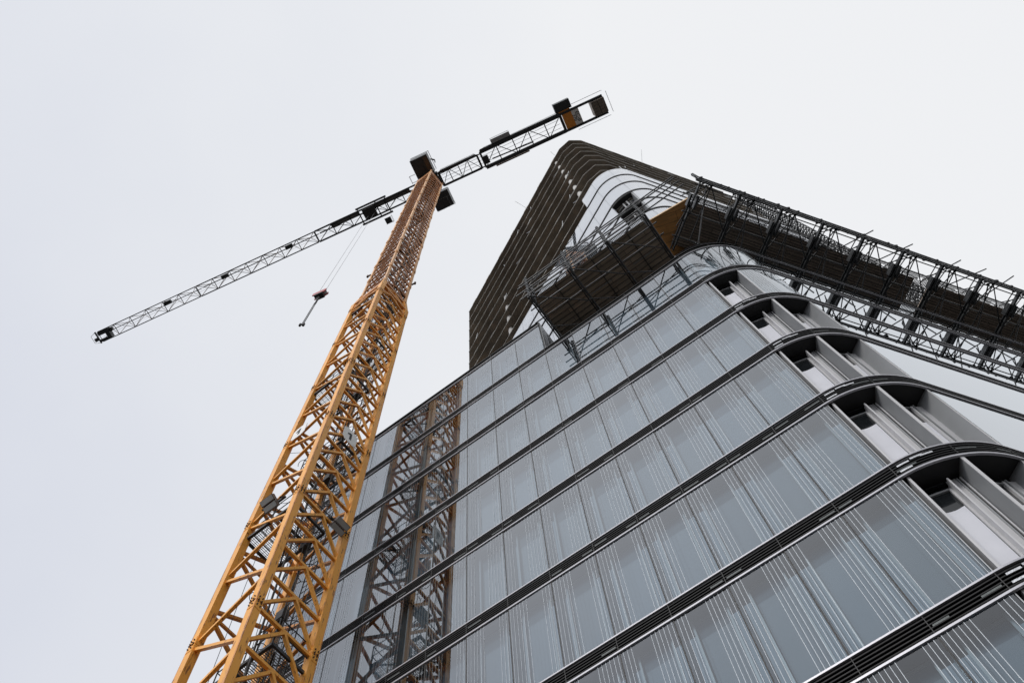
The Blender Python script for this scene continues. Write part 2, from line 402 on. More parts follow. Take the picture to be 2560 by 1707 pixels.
# quarter round at the left end and the lower storeys that the picture does not show: plain glass sheets
for k in range(0, 10):
    z0, z1 = zT(k) + HB, zT(k - 1)
    b = MB(); sheet(b, SLL, SL, 0, z0 + .03, z1 - .03, M['glass'])
    for j in range(12):
        S = SL - AL * j / 3
        if S > SLL: sweep(b, S - .02, S + .02, rect(-.42, .004, z0, z1), M['alu'])
    if k == 9: sheet(b, SL, BAY, 0, z0 + .03, z1 - .03, M['glass'])
    part(b, 'glass_sheet', gb)
    if k == 0: continue
    # right side and rounded corner
    b = MB()
    g0 = BAY if k <= 1 else (BAY + ARC / 2 if k == 2 else BAY + ARC)
    if g0 < BAY + ARC: sheet(b, g0 + .01, BAY + ARC - .01, 0, z0 + .03, z1 - .03, M['glass'])
    part(b, 'curved_glass', gb) if b.v else None
    b = MB()
    sheet(b, BAY + ARC + .01, SR, 0, z0 + .03, z1 - .03, M['sideglass'])
    for j in range(1, 22):
        S = BAY + ARC + j * BAY
        sweep(b, S - .012, S + .012, rect(-.04, -.003, z0, z1), M['black'])
    part(b, 'glass_sheet', gb)
    # printed lines on the curved panes
    if k <= 2:
        b = MB()
        for half in ((0, 1) if k <= 1 else (1,)):
            a0 = BAY + half * ARC / 2
            for x in (.08, .17, .26, .35, .44, .53, .95, 1.04, 1.13): sweep(b, a0 + x - .006, a0 + x + .006, rect(.002, .007, z0 + .03, z1 - .03), M['white'])
            sweep(b, a0 + ARC / 2 - .014, a0 + ARC / 2 + .014, rect(-.05, .003, z0, z1), M['black'])
        part(b, 'printed_lines', gb)
    # inner layer of the corner: chords with post, blind and dark head
    for half in (0, 1):
        a0, a1 = BAY + half * ARC / 2, BAY + (half + 1) * ARC / 2
        A = F(a0 + .02, -.46, z0); B = F(a1 - .02, -.46, z0); e = (B - A); L = e.length; e.normalize(); nn = Vector((e.y, -e.x, 0))
        def X(s, o, z): return A + e * s + nn * o + Vector((0, 0, z))
        def ibox(mb, s0, s1, o0, o1, za, zb, mat): mb.obox(X(s0, o0, za), e * (s1 - s0), nn * (o1 - o0), Vector((0, 0, zb - za)), mat)
        fr = MB(); gh = z1 - z0
        s_post = L * (.66 if half == 0 else .62) if half == 0 else L * .10
        if half == 0:
            ibox(fr, .00, .05, .02, .42, .0, gh - .02, M['alu_l']); ibox(fr, .05, .11, .02, .12, .0, gh - .30, M['alu_l']); ibox(fr, .11, .16, .02, .07, .0, gh - .34, M['alu_l'])
            w0, w1 = .16, s_post - .05
            ibox(fr, s_post - .05, s_post, .0, .05, 0, gh - .32, M['alu_l']); ibox(fr, s_post, s_post + .035, .0, .22, 0, gh - .22, M['alu_l'])
            ibox(fr, s_post + .035, L - .12, -.02, .02, 0, gh - .06, M['alu_l']); ibox(fr, L - .12, L - .09, .0, .05, 0, gh - .1, M['alu']); ibox(fr, L - .05, L - .02, .0, .05, 0, gh - .1, M['alu_l'])
        else:
            ibox(fr, .10, .14, .0, .24, 0, gh - .16, M['alu_l'])
            w0, w1 = .16, L * .66
            ibox(fr, w1, w1 + .06, .0, .06, 0, gh - .30, M['alu_l']); ibox(fr, w1 + .06, L - .0, .0, .03, 0, gh - .2, M['alu_l'])
            ibox(fr, w1 + .10, w1 + .13, .03, .07, 0, gh - .2, M['alu'])
        ibox(fr, w0 - .02, w1 + .02, .0, .05, gh - .36, gh - .31, M['alu']); ibox(fr, w0 - .02, w1, .04, .10, gh - .19, gh - .14, M['louvre'])
        ibox(fr, w0, w1, .0, .05, .0, .05, M['alu_l'])
        ibox(fr, w0, w1, -.02, .0, .05, gh, M['winglass'])
        fo = part(fr, 'inner_frame', gb)
        if k >= 2 or half == 0:
            bl = MB(); top = gh - .36 - (.55 if half == 0 else .75)
            vs = []; nseg = 8
            for i_ in range(nseg + 1):
                s = w0 + .01 + (w1 - w0 - .02) * i_ / nseg; sag = .05 * math.sin(math.pi * i_ / nseg)
                vs += [X(s, .012, .06), X(s, .012, top - sag), X(s, .004, .06), X(s, .004, top - sag)]
            fs = []
            for i_ in range(nseg):
                q = 4 * i_; fs += [(q, q + 4, q + 5, q + 1), (q + 2, q + 3, q + 7, q + 6), (q + 1, q + 5, q + 7, q + 3), (q, q + 2, q + 6, q + 4)]
            bl.add(vs, fs, M['blind_l']); part(bl, 'blind', gb, parent=fo)
    # perpendicular fins between the unglazed bays
    for S in (BAY + .012, BAY + ARC / 2, BAY + ARC):
        p, d, n = path(S)
        if S < BAY + .1 or k < 2 or (k == 2 and S > BAY + ARC - .1): th = .02
        else: th = .045
        b = MB(); q = p + n * (-.015) - d * th / 2
        b.obox((q.x, q.y, z0), (*(d * th), 0), (*(-n * .46), 0), (0, 0, GH - .01), M['alu'])
        if th > .03:
            q = p + n * (-.008) - d * (th / 2 + .012)
            b.obox((q.x, q.y, z0), (*(d * (th + .024)), 0), (*(-n * .02), 0), (0, 0, GH - .012), M['alu_l'])
        part(b, 'fin', gb)
# raised end of the taller left part, roof decks and the set-back wall under the scaffold
b = MB()
zt = zT(-1)
A = F(SM, -.02, zT(0) + .50)
b.obox(A, Vector((D.x, D.y, 0)) * .05, Vector((-NO.x, -NO.y, 0)) * 2.6, Vector((0, 0, zt + .45 - zT(0) - .5)), M['louvre'])
b.obox(F(SM + .052, -.04, zT(0) + .55), Vector((D.x, D.y, 0)) * .02, Vector((-NO.x, -NO.y, 0)) * .5, Vector((0, 0, zt - zT(0) - .4)), M['alu'])
part(b, 'end_panel', gb)
b = MB()
def quad(mb, S0, S1, o0, o1, z, mat):
    q = [F(S0, o0, z), F(S1, o0, z), F(S1, o1, z), F(S0, o1, z)]
    mb.add(q, [(0, 1, 2, 3)], mat)
pl_ = [F(S, -.3, 0).xy for S in stops(SM, SR)]
pl_ = [(p.x, p.y) for p in pl_] + [tuple((F(SR, -16, 0)).xy), tuple(F(SM, -12, 0).xy)]
b.prism(pl_, zT(0) - .1, zT(0) + .12, M['roof'])
pl2 = [F(S, -.3, 0).xy for S in stops(SLL, SM)]
pl2 = [(p.x, p.y) for p in pl2] + [tuple(F(SM, -12, 0).xy)]
b.prism(pl2, zT(-1) - .1, zT(-1) + .12, M['roof'])
part(b, 'roof_deck', gb)
b = MB()
b.obox(F(SM + .1, -1.15, zT(0) + .12), Vector((D.x, D.y, 0)) * 6.6, Vector((-NO.x, -NO.y, 0)) * .12, Vector((0, 0, 1.9)), M['core'])
part(b, 'setback_wall', gb)

# ------------------------------------------------------------------ the concrete tower
TS = .844; TH = H * TS; ZTOP = 104.5 * TS
tw = thing('concrete_tower', 'unfinished tower of dark concrete floor slabs with white glass around its lower corner', 'tower', (7.5, 10.9, 0))
aL = Vector((-4.08, 26.48)); aA = Vector((7.51, 10.89)); aB = Vector((8.55, 10.19)); aC = Vector((9.73, 10.36)); aR = Vector((23.8, 17.61))
dl = Vector((.597, -.803)); dR = Vector((math.cos(R(27.1)), math.sin(R(27.1))))
back = [aR + Vector((.2, 1.6)), aR + Vector((-1.2, 3.6)), Vector((11.8, 30.4)), Vector((-1.3, 30.8)), aL + Vector((-.3, 2.2))]
outl = [aL, aA, aB, aC, aR] + back
nL = Vector((-.803, -.597)); nR = Vector((dR.y, -dR.x)); nL_out = -Vector((.803, .597))
for k in range(0, 17):
    z = ZTOP - k * TH
    b = MB()
    th = .15
    n = len(outl)
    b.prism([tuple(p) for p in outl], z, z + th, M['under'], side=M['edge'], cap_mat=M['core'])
    # drip edge, clamps and starter bars along the visible rims
    for (p, q, nn) in ((aL, aA, nL_out), (aC, aR, nR), (aA, aB, Vector((-.56, -.83))), (aB, aC, Vector((.15, -.99)))):
        e = (q - p); L = e.length; e.normalize()
        b.bar(P3(p + nn * .03, z + .03), P3(q + nn * .03, z + .03), .04, .06, M['edge'])
        if L > 5:
            m = int(L / 2.6)
            for j in range(m):
                s = (j + .5 + random.uniform(-.06, .06)) * L / m; c = p + e * s
                b.bar(P3(c - e * .38 - nn * .04, z + .18), P3(c + e * .38 - nn * .04, z + .18), .16, .34 if k == 0 else .08, M['under'] if k == 0 else M['clamp'])
                if k and random.random() < .28: b.tube(P3(c + nn * .0 + e * random.uniform(-.8, .8), z - .02), P3(c + nn * random.uniform(.02, .10) + e * random.uniform(-.8, .8), z + random.uniform(.5, .9)), .035, M['galv'], 6)
    part(b, 'floor_slab', tw)
cols = [(Vector((7.09, 12.24)), 0, 12), (Vector((.08, 21.73)), 4, 14), (Vector((-3.3, 26.5)), 0, 14), (Vector((3.9, 17.9)), 0, 14), (Vector((11.1, 12.7)), 0, 14), (Vector((15.6, 14.9)), 0, 14), (Vector((20.3, 17.2)), 0, 14)]
for c, k0, k1 in cols:
    for k in range(k0, k1):
        z = ZTOP - k * TH; inset = Vector((.25, .3)) if abs(c.x - 7.09) > .01 and abs(c.x - .08) > .01 else Vector((0, 0))
        b = MB(); cc = c + inset; b.tube(P3(cc, z - TH + .2), P3(cc, z), .23, M['column'], 20)
        part(b, 'column', tw)
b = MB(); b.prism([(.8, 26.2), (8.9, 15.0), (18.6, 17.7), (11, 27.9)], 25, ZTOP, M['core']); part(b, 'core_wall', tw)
# glass skin path: straight along the left face, round corner, straight along the right face
TR = 2.28; tt = R(80.5)
Xc = Vector((8.49, 9.107)); tl = TR * math.tan(tt / 2)
t1 = Xc - dl * tl; ang0 = math.atan2(dl.y, dl.x)
ctr = t1 + Vector((-dl.y, dl.x)) * TR
TARC = TR * tt
def tpath(S):
    if S < 0: return t1 + dl * S, dl, Vector((dl.y, -dl.x))
    t = min(S / TR, tt); a = ang0 + t; d = Vector((math.cos(a), math.sin(a))); n = Vector((d.y, -d.x))
    p = ctr + n * TR
    if S > TARC: p = p + d * (S - TARC)
    return p, d, n
def TF(S, o, z):
    p, d, n = tpath(S); q = p + n * o; return Vector((q.x, q.y, z))
def tstops(S0, S1, step=.2):
    out = [S0]
    for a, b_, c in ((-99, 0, 0), (0, TARC, 1), (TARC, 99, 0)):
        lo, hi = max(a, S0), min(b_, S1)
        if hi - lo < 1e-6: continue
        n = max(1, int(math.ceil((hi - lo) / step))) if c else 1
        out += [lo + (hi - lo) * i / n for i in range(1, n + 1)]
    return out
def tsweep(mb, S0, S1, prof, mat, smooth=False):
    st = tstops(S0, S1); n = len(prof); vs = []
    for S in st: vs += [TF(S, o, z) for o, z in prof]
    fs = [(i * n + j, (i + 1) * n + j, (i + 1) * n + (j + 1) % n, i * n + (j + 1) % n) for i in range(len(st) - 1) for j in range(n)]
    mb.add(vs, fs, mat, smooth); mb.add(vs, [tuple(range(n)), tuple(range((len(st) - 1) * n, len(st) * n))[::-1]], mat)
joint0 = (aA - t1).dot(dl) + .14                # first joint left of the corner
SA = TARC * .52
TRR = 12.3
for r_ in range(0, 14):
    zt_ = ZTOP - (8 + r_) * TH + .25; zb = zt_ - TH
    left = joint0 - 1.35 if r_ == 0 else -15.6
    right = TRR + 4 - r_ * .6
    if zb < 31: break
    js = [joint0 - 1.35 * j for j in range(0, 12)][::-1] + [SA, TARC - .1] + [TARC - .1 + 1.35 * j for j in range(1, 12)]
    js = [left] + [j for j in js if left + .2 < j < right - .2] + [right]
    for a, b_ in zip(js, js[1:]):
        missing = r_ in (3, 4) and abs(a - joint0) < .1
        if missing:
            b = MB(); tsweep(b, a, b_, rect(-.95, -.85, zb, zt_), M['black']); tsweep(b, a, b_, rect(-.95, .0, zt_ - .2, zt_ - .1), M['black'])
            for f_ in (.42, .6, .97): tsweep(b, a + (b_ - a) * f_ - .05, a + (b_ - a) * f_ + .05, rect(-.45 if f_ < .9 else -.5, -.3 if f_ < .9 else -.02, zb, zt_ - .4 * (1 - (f_ > .9))), M['alu'])
            tsweep(b, a + (b_ - a) * .6, b_ - .1, rect(-.7, -.6, zb + .1, zt_ - .9), M['blind'])
            tsweep(b, a + .05, b_ - .1, rect(-.5, -.4, zt_ - .55, zt_ - .48), M['alu'])
            part(b, 'open_bay', tw)
            continue
        b = MB(); st = tstops(a + .012, b_ - .012, .12); vs = []
        for S in st: vs += [TF(S, 0, zb + .20), TF(S, 0, zt_ - .03)]
        b.add(vs, [(2 * i, 2 * i + 2, 2 * i + 3, 2 * i + 1) for i in range(len(st) - 1)], M['towerglass'], True)
        for j in range(int((b_ - a) / .13)):
            x = a + .07 + j * .13
            if x < b_ - .03: tsweep(b, x - .004, x + .004, rect(.002, .006, zb + .2, zt_ - .03), M['panelfrit'])
        tsweep(b, a + .005, b_ - .005, rect(-.16, -.12, zb + .16, zt_ - .02), M['panelfrit'])
        part(b, 'glass_panel', tw)
    b = MB()
    tsweep(b, left, right, rect(-.2, .03, zb + .0, zb + .14), M['louvre']); tsweep(b, left, right, rect(-.1, .045, zb + .14, zb + .19), M['trim'])
    tsweep(b, left, right, rect(-.2, -.01, zb - .03, zb + .0), M['trim'])
    part(b, 'louvre_band', tw)
# thin poles leaning out from the slab rims
b = MB()
for c, top in (((7.5, 12.0), (6.7, 11.2)), ((3.5, 16.3), (2.4, 15.7)), ((15.6, 13.35), (16.0, 12.3))):
    b = MB(); b.tube((c[0], c[1], ZTOP - .5), (top[0], top[1], ZTOP + 1.5), .02, M['galv'], 6); part(b, 'marker_pole', tw)

# ------------------------------------------------------------------ hoist mast at the far end of the tower
hm = thing('hoist_mast', 'slender dark lattice hoist mast standing at the far right end of the concrete tower', 'lattice mast', (25.07, 18.02, 0))
b = MB(); legs = MB()
hx = Vector((25.07, 18.02)); w = .40
cs = [hx + Vector((sx * w, sy * w)) for sx, sy in ((-1, -1), (1, -1), (1, 1), (-1, 1))]
for c in cs:
    lg = MB(); lg.tube(P3(c, -ZC), P3(c, 88.1), .042, M['dark'], 6); part(lg, 'leg', hm)
z = 35.
while z < 87.4:
    for i in range(4):
        p, q = cs[i], cs[(i + 1) % 4]
        b.bar(P3(p, z), P3(q, z), .06, .06, M['dark']); b.bar(P3(p, z), P3(q, z + .65), .045, .045, M['dark'])
    z += .65
part(b, 'lacing', hm)
for z in range(40, 86, 8):
    b = MB(); b.bar(P3(hx, z), P3(aR + Vector((-.5, .5)), z), .08, .08, M['dark']); part(b, 'wall_tie', hm)

# ------------------------------------------------------------------ scaffolds
ar = R(26.6)
DR = Vector((math.cos(ar), math.sin(ar))); NR = Vector((math.sin(ar), -math.cos(ar))); PR = Vector((9.67, 9.14))
M['boards_l'] = planks('scaffold_boards', (.50, .43, .35), AZ, .24)
M['boards_r'] = planks('scaffold_boards_dark', (.46, .39, .33), ar, .22)
M['ply'] = planks('plywood', (.70, .38, .14), R(-12), .42, dark=.5)
M['mesh'] = simple('perforated_metal', (.10, .10, .10), .5, .4, .3, 8)
M['timber'] = simple('fresh_timber', (.66, .45, .25), .7, 0, .2, 3.)
def LF(s, o, z): q = P0 + D * s + NO * o; return Vector((q.x, q.y, z))
def RF(s, o, z): q = PR + DR * s + NR * o; return Vector((q.x, q.y, z))
TU = .032
def grating(mb, fr, s0, s1, o0, o1, z, mat, pitch=.05, bar=.012):
    n = int((s1 - s0) / .07)
    for i in range(n + 1):
        s = s0 + (s1 - s0) * i / n; mb.bar(fr(s, o0, z), fr(s, o1, z), bar * 1.6, .02, mat)
    m = max(2, int((o1 - o0) / pitch))
    for j in range(m + 1):
        o = o0 + (o1 - o0) * j / m; mb.bar(fr(s0, o, z), fr(s1, o, z), bar, .02, mat)
def coupler(mb, p, r=.06):
    mb.box((p[0] - r, p[1] - r, p[2] - r), (p[0] + r, p[1] + r, p[2] + r), M['tube'])
def post(mb, f, s, o, z0, z1, mat=None):
    mb.tube(f(s, o, z0), f(s, o, z1), TU, mat or M['tube'])
    z = z0 + .15
    while z < z1:
        mb.tube(f(s, o, z), f(s, o, z + .03), .075, M['galv'], 8); z += .25
ls = thing('scaffold', 'short cantilevered scaffold platform above the left glass facade, with tall guard posts', 'scaffold', tuple(LF(-1.5, 0, 34 + ZC)))
sb = [1.19, -.72, -2.66, -4.72]
ZL = 35.8
b = MB(); ZB = 37.9
b.obox(LF(-4.95, -1.3, ZB), (*(D * 6.33), 0), (*(NO * 2.38), 0), (0, 0, .045), M['boards_l'])
for j in range(10):
    o = -1.2 + j * .24; b.bar(LF(-4.95, o, ZB - .015), LF(1.38, o, ZB - .015), .012, .035, M['black'])
for s in (-4.8, -4.0, -3.1, -2.2, -1.3, -.4, .5, 1.2):
    for o in (-.6, -.1, .4, .8): q = LF(s + random.uniform(-.2, .2), o, ZB - .02); b.box((q.x - .015, q.y - .015, q.z - .01), (q.x + .015, q.y + .015, q.z + .02), M['galv'])
for s in (-2.6, -.3): b.tube(LF(s, -.3, ZB - .05), LF(s + 1.1, -.3, ZB - .05), .02, M['galv'], 6)
for s in (-3.7, -1.7, .25): b.bar(LF(s, -1.1, ZB - .05), LF(s, 1.05, ZB - .05), .05, .06, M['core'])
part(b, 'platform_boards', ls)
b = MB()
for a0, a1 in ((-4.6, -2.75), (-2.55, -.8), (-.6, 1.1)): grating(b, LF, a0, a1, 1.09, 1.22, ZB + .02, M['mesh'], .06, .016)
b.bar(LF(-4.95, 1.24, ZB + .1), LF(1.38, 1.24, ZB + .1), .03, .2, M['dark'])
part(b, 'toe_grating', ls)
for s in sb:
    b = MB()
    for dz in (-.12, .02): b.tube(LF(s + .05, -1.1, ZL + dz), LF(s + .05, 1.93, ZL + dz), .05, M['tube'])
    b.bar(LF(s - .06, -1.1, ZL - .05), LF(s - .06, 1.9, ZL - .05), .05, .16, M['dark'])
    for i in range(6): b.bar(LF(s, -1.0 + i * .5, ZL - .12), LF(s, -.75 + i * .5, ZL + .04), .03, .03, M['dark'])
    part(b, 'outrigger_beam', ls)
    b = MB(); post(b, LF, s + .02, 1.90, ZL - .1, ZL + 2.95); post(b, LF, s - .02, 1.28, ZL, ZL + 3.6)
    b.tube(LF(s, 1.9, ZL + .9), LF(s, 1.28, ZL + .9), TU, M['tube']); b.tube(LF(s, 1.9, ZL + 1.9), LF(s, 1.28, ZL + 1.9), TU, M['tube'])
    part(b, 'guard_post', ls)
for o, z in ((1.9, ZL + .22), (1.93, ZL + 1.0), (1.93, ZL + 1.9), (1.93, ZL + 2.25), (1.28, ZB + .55), (1.28, ZB + 1.05), (1.28, ZL + .05), (.7, ZL + .05)):
    b = MB(); b.tube(LF(-5.05 - random.random() * .3, o, z), LF(3.3 if o > 1.8 and z < ZL + 2.3 else 1.5, o, z), TU, M['tube']); part(b, 'guard_rail', ls)
for i in range(3):
    b = MB()
    b.tube(LF(sb[i + 1], 1.88, ZL - .02), LF(sb[i] - .05, .2, ZL - .16), .028, M['tube'])
    part(b, 'diagonal_brace', ls)
    b = MB(); b.tube(LF(sb[i + 1], 1.93, ZL + 1.25), LF(sb[i], 1.93, ZL + 2.6), .026, M['tube']); part(b, 'diagonal_brace', ls)
for i in range(3):
    b = MB(); b.tube(LF(sb[i + 1], 0.4, ZL - .6), LF(sb[i], -1.0, ZL - .3), .026, M['tube']); b.tube(LF(sb[i + 1], -1.2, ZL - .6), LF(sb[i], -1.0, ZL - .5), .026, M['brownsteel']); part(b, 'diagonal_brace', ls)

rs = thing('scaffold', 'long dark scaffold with an outer tube girder, running to the right picture edge', 'scaffold', tuple(RF(6, 0, 34 + ZC)))
ZR = 36.0
RE = 19.0
b = MB()
for a0, a1, o0 in ((-1.55, 9.9, -1.2), (10.7, RE, -1.4)):
    b.obox(RF(a0, o0, ZB), (*(DR * (a1 - a0)), 0), (*(NR * (.82 - o0)), 0), (0, 0, .045), M['boards_r'])
    o = o0
    while o < .81:
        b.bar(RF(a0, o, ZB - .02), RF(a1, o, ZB - .02), .014, .04, M['black']); o += .125
for s in [-1.6 + .97 * j for j in range(21)]:
    for o in (-.9, -.5, -.1, .4):
        if random.random() < .8: q = RF(s + random.uniform(-.1, .1), o, ZB - .03); b.box((q.x - .012, q.y - .012, q.z - .01), (q.x + .012, q.y + .012, q.z + .03), M['galv'])
part(b, 'platform_boards', rs)
b = MB()
for s in [x * 1.95 - 1.9 for x in range(11)]:
    grating(b, RF, s + .5, s + 2.2, .83, .95, ZB + .02, M['mesh'], .065, .016)
grating(b, RF, 9.95, 10.65, -.6, .8, ZB, M['mesh'], .12, .02)
part(b, 'toe_grating', rs)
b = MB(); b.bar(RF(-1.6, .99, ZB + .1), RF(RE, .99, ZB + .1), .03, .22, M['dark']); b.bar(RF(-1.6, 1.03, ZB + .4), RF(RE, 1.03, ZB + .4), .04, .10, M['mesh'])
part(b, 'toe_board', rs)
for j in range(10):
    b = MB(); b.tube(RF(-1.4 + j * 2.05, 1.02, ZR), RF(-1.4 + j * 2.05, 1.02, ZB + 1.2), TU, M['tube']); part(b, 'guard_post', rs)
for z in (ZB + .6, ZB + 1.1):
    b = MB(); b.tube(RF(-1.6, 1.02, z), RF(RE, 1.02, z), .024, M['tube'], 6); part(b, 'guard_rail', rs)
nodes = [-1.43 + 1.96 * j for j in range(11)]
for dz, o in ((.0, 1.88), (.16, 1.94), (.34, 2.0), (.02, 1.72)):
    b = MB(); b.tube(RF(-2.15, o, ZR + dz), RF(RE, o, ZR + dz), .034 if o != 1.72 else .024, M['tube']); part(b, 'outer_ledger', rs)
for j, s in enumerate(nodes):
    for sb_, wd in ((s + 1.31, .10),) if j else ((s - .52, .05), (s + 1.31, .10)):
        b = MB(); b.bar(RF(sb_, -1.2, ZR - .06), RF(sb_, 1.95, ZR - .02), wd, .18, M['dark'])
        b.tube(RF(sb_ - .09, -1.2, ZR + .03), RF(sb_ - .09, 1.2, ZR + .03), TU, M['dark'])
        b.bar(RF(sb_ - .16, .75, ZR), RF(sb_ - .16, 1.3, ZR), .08, .3, M['dark']); b.bar(RF(sb_ + .16, .75, ZR), RF(sb_ + .16, 1.3, ZR), .08, .3, M['dark'])
        part(b, 'outrigger_beam', rs)
    for a, bq, r, m_ in (((s, 1.86, 0), (s + 1.64, -.29, -.02), .026, 'dark'), ((s, 1.86, 0), (s - .56, .08, .0), .026, 'dark'), ((s, 1.86, 0), (s + .02, -.56, -.03), .026, 'dark'),
                         ((s - .2, 1.78, .02), (s + .45, -.61, .02), .030, 'galv' if j == 0 else 'tube'), ((s + 1.05, 1.85, 0), (s + 1.0, 1.1, .02), .024, 'tube'),
                         ((s - .35, 1.85, .05), (s - .75, -.2, .02), .024, 'dark'), ((s - .3, 1.9, .1), (s - 1.0, 1.0, .3), .024, 'tube'), ((s, 1.88, .1), (s - .7, 1.15, .75), .024, 'dark')):
        b = MB(); b.tube(RF(a[0], a[1], ZR + a[2]), RF(bq[0], bq[1], ZR + bq[2]), r, M[m_]); coupler(b, RF(a[0], a[1], ZR + a[2]), .045); part(b, 'brace', rs)
for s in (5.62, 7.42, 10.0, 11.0, 12.9, 15.2):
    b = MB(); b.tube(RF(s - .6, .9, ZR + .5), RF(s + random.uniform(.7, 1.25), 2.25 + random.random() * .2, ZR + .9), .028, M['tube']); part(b, 'projecting_tube', rs)
b = MB()
for j in range(40):
    s = -2 + 21 * j / 40 + random.uniform(-.2, .2); q = RF(s, random.choice((1.88, 2.0)), ZR + random.uniform(.3, .4)); b = MB(); coupler(b, q, random.uniform(.04, .07)); part(b, 'coupler', rs)
for z0, s, o in ((.1, -2.05, 1.98), (.1, -1.95, 1.2), (.1, -1.62, 1.2)):
    b = MB(); b.tube(RF(s, o, ZR), RF(s, o, ZR + 1.3), TU, M['galv'])
    for i in range(5): b.tube(RF(s, o, ZR + .2 + i * .22), RF(s, o, ZR + .23 + i * .22), .07, M['galv'])
    part(b, 'guard_post', rs)
for o, z in ((-.6, ZR + .05), (.5, ZR + .05)):
    b = MB(); b.tube(RF(-2.2, o, z), RF(RE, o, z), TU, M['tube']); part(b, 'guard_rail', rs)

ply = MB()
A, B, Cc = LF(1.42, .90, 38.0), LF(3.42, .70, 38.0), LF(1.42, -1.3, 38.0); E_ = LF(2.55, -1.9, 38.0)
A2, B2, C2, E2 = (v + Vector((0, 0, .06)) for v in (A, B, Cc, E_))
ply.add([A, B, E_, Cc, A2, B2, E2, C2], [(0, 3, 2, 1), (4, 5, 6, 7), (1, 2, 6, 5), (2, 3, 7, 6), (3, 0, 4, 7)], M['ply'])
ply.bar(A + Vector((0, 0, .05)), B + Vector((0, 0, .05)), .03, .14, M['timber'])
o = ply.build('plywood_sheet', None, off=(A.x, A.y, A.z + ZC)); o.location = (A.x, A.y, A.z + ZC)
o['label'] = 'warm brown plywood deck in the corner between the two scaffolds'; o['category'] = 'plywood'
for i_, (a, bq, lab) in enumerate((((-.75, -.75, .3), (.3, -1.2, .32), 'long pale timber plank just above the curved parapet, under the right scaffold'),)):
    b = MB(); pa = RF(a[0], a[1], 35.2 + a[2]); pb = RF(bq[0], bq[1], 35.2 + bq[2]); b.bar(pa, pb, .12, .05, M['timber'])
    b.bar(pa + (pb - pa) * .2, pa + (pb - pa) * .2 + Vector((0, 0, .1)), .05, .05, M['timber'])
    o = b.build('timber_plank', None, off=(pa.x, pa.y, pa.z + ZC)); o.location = (pa.x, pa.y, pa.z + ZC); o['label'] = lab; o['category'] = 'timber'

# ------------------------------------------------------------------ tower crane
cr = thing('tower_crane', 'tall tower crane with an orange lattice mast and dark horizontal jibs beside the glass block', 'crane', (-7.977, 14.214, 0))
CX, CY, CT = -7.977, 14.214, -0.518
def width(z): return 2.393 if z <= 50.2 else (2.393 + (2.03 - 2.393) * (z - 50.2) / 1.6 if z < 51.8 else 2.03)
def bend(z): f = max(0, z / 98.) ** 2; return Vector((1.45 * f, -.60 * f))
CO = {0: (1, 1), 1: (-1, 1), 2: (-1, -1), 3: (1, -1)}
def mp(i, z, inset=0.0):
    w = width(z) / 2 - inset; sx, sy = CO[i]; b = bend(z)
    return Vector((CX + b.x + w * (sx * math.cos(CT) - sy * math.sin(CT)), CY + b.y + w * (sx * math.sin(CT) + sy * math.cos(CT)), z))
def mc(z): b = bend(z); return Vector((CX + b.x, CY + b.y, z))
e1 = Vector((math.cos(CT), math.sin(CT), 0)); e2 = Vector((-math.sin(CT), math.cos(CT), 0))
def facepoint(i, j, f, z, inset=.0):
    a, b = mp(i, z, inset), mp(j, z, inset); return a + (b - a) * f
joints = [-ZC, 1.4, 7.35, 13.3, 19.2, 25.15, 31.1, 37.05, 43.0, 48.9] ; z = 51.8
while z < 97: joints.append(z); z += 3.86
joints[-1] = 97.6
faces = ((2, 3), (3, 0), (0, 1), (1, 2))
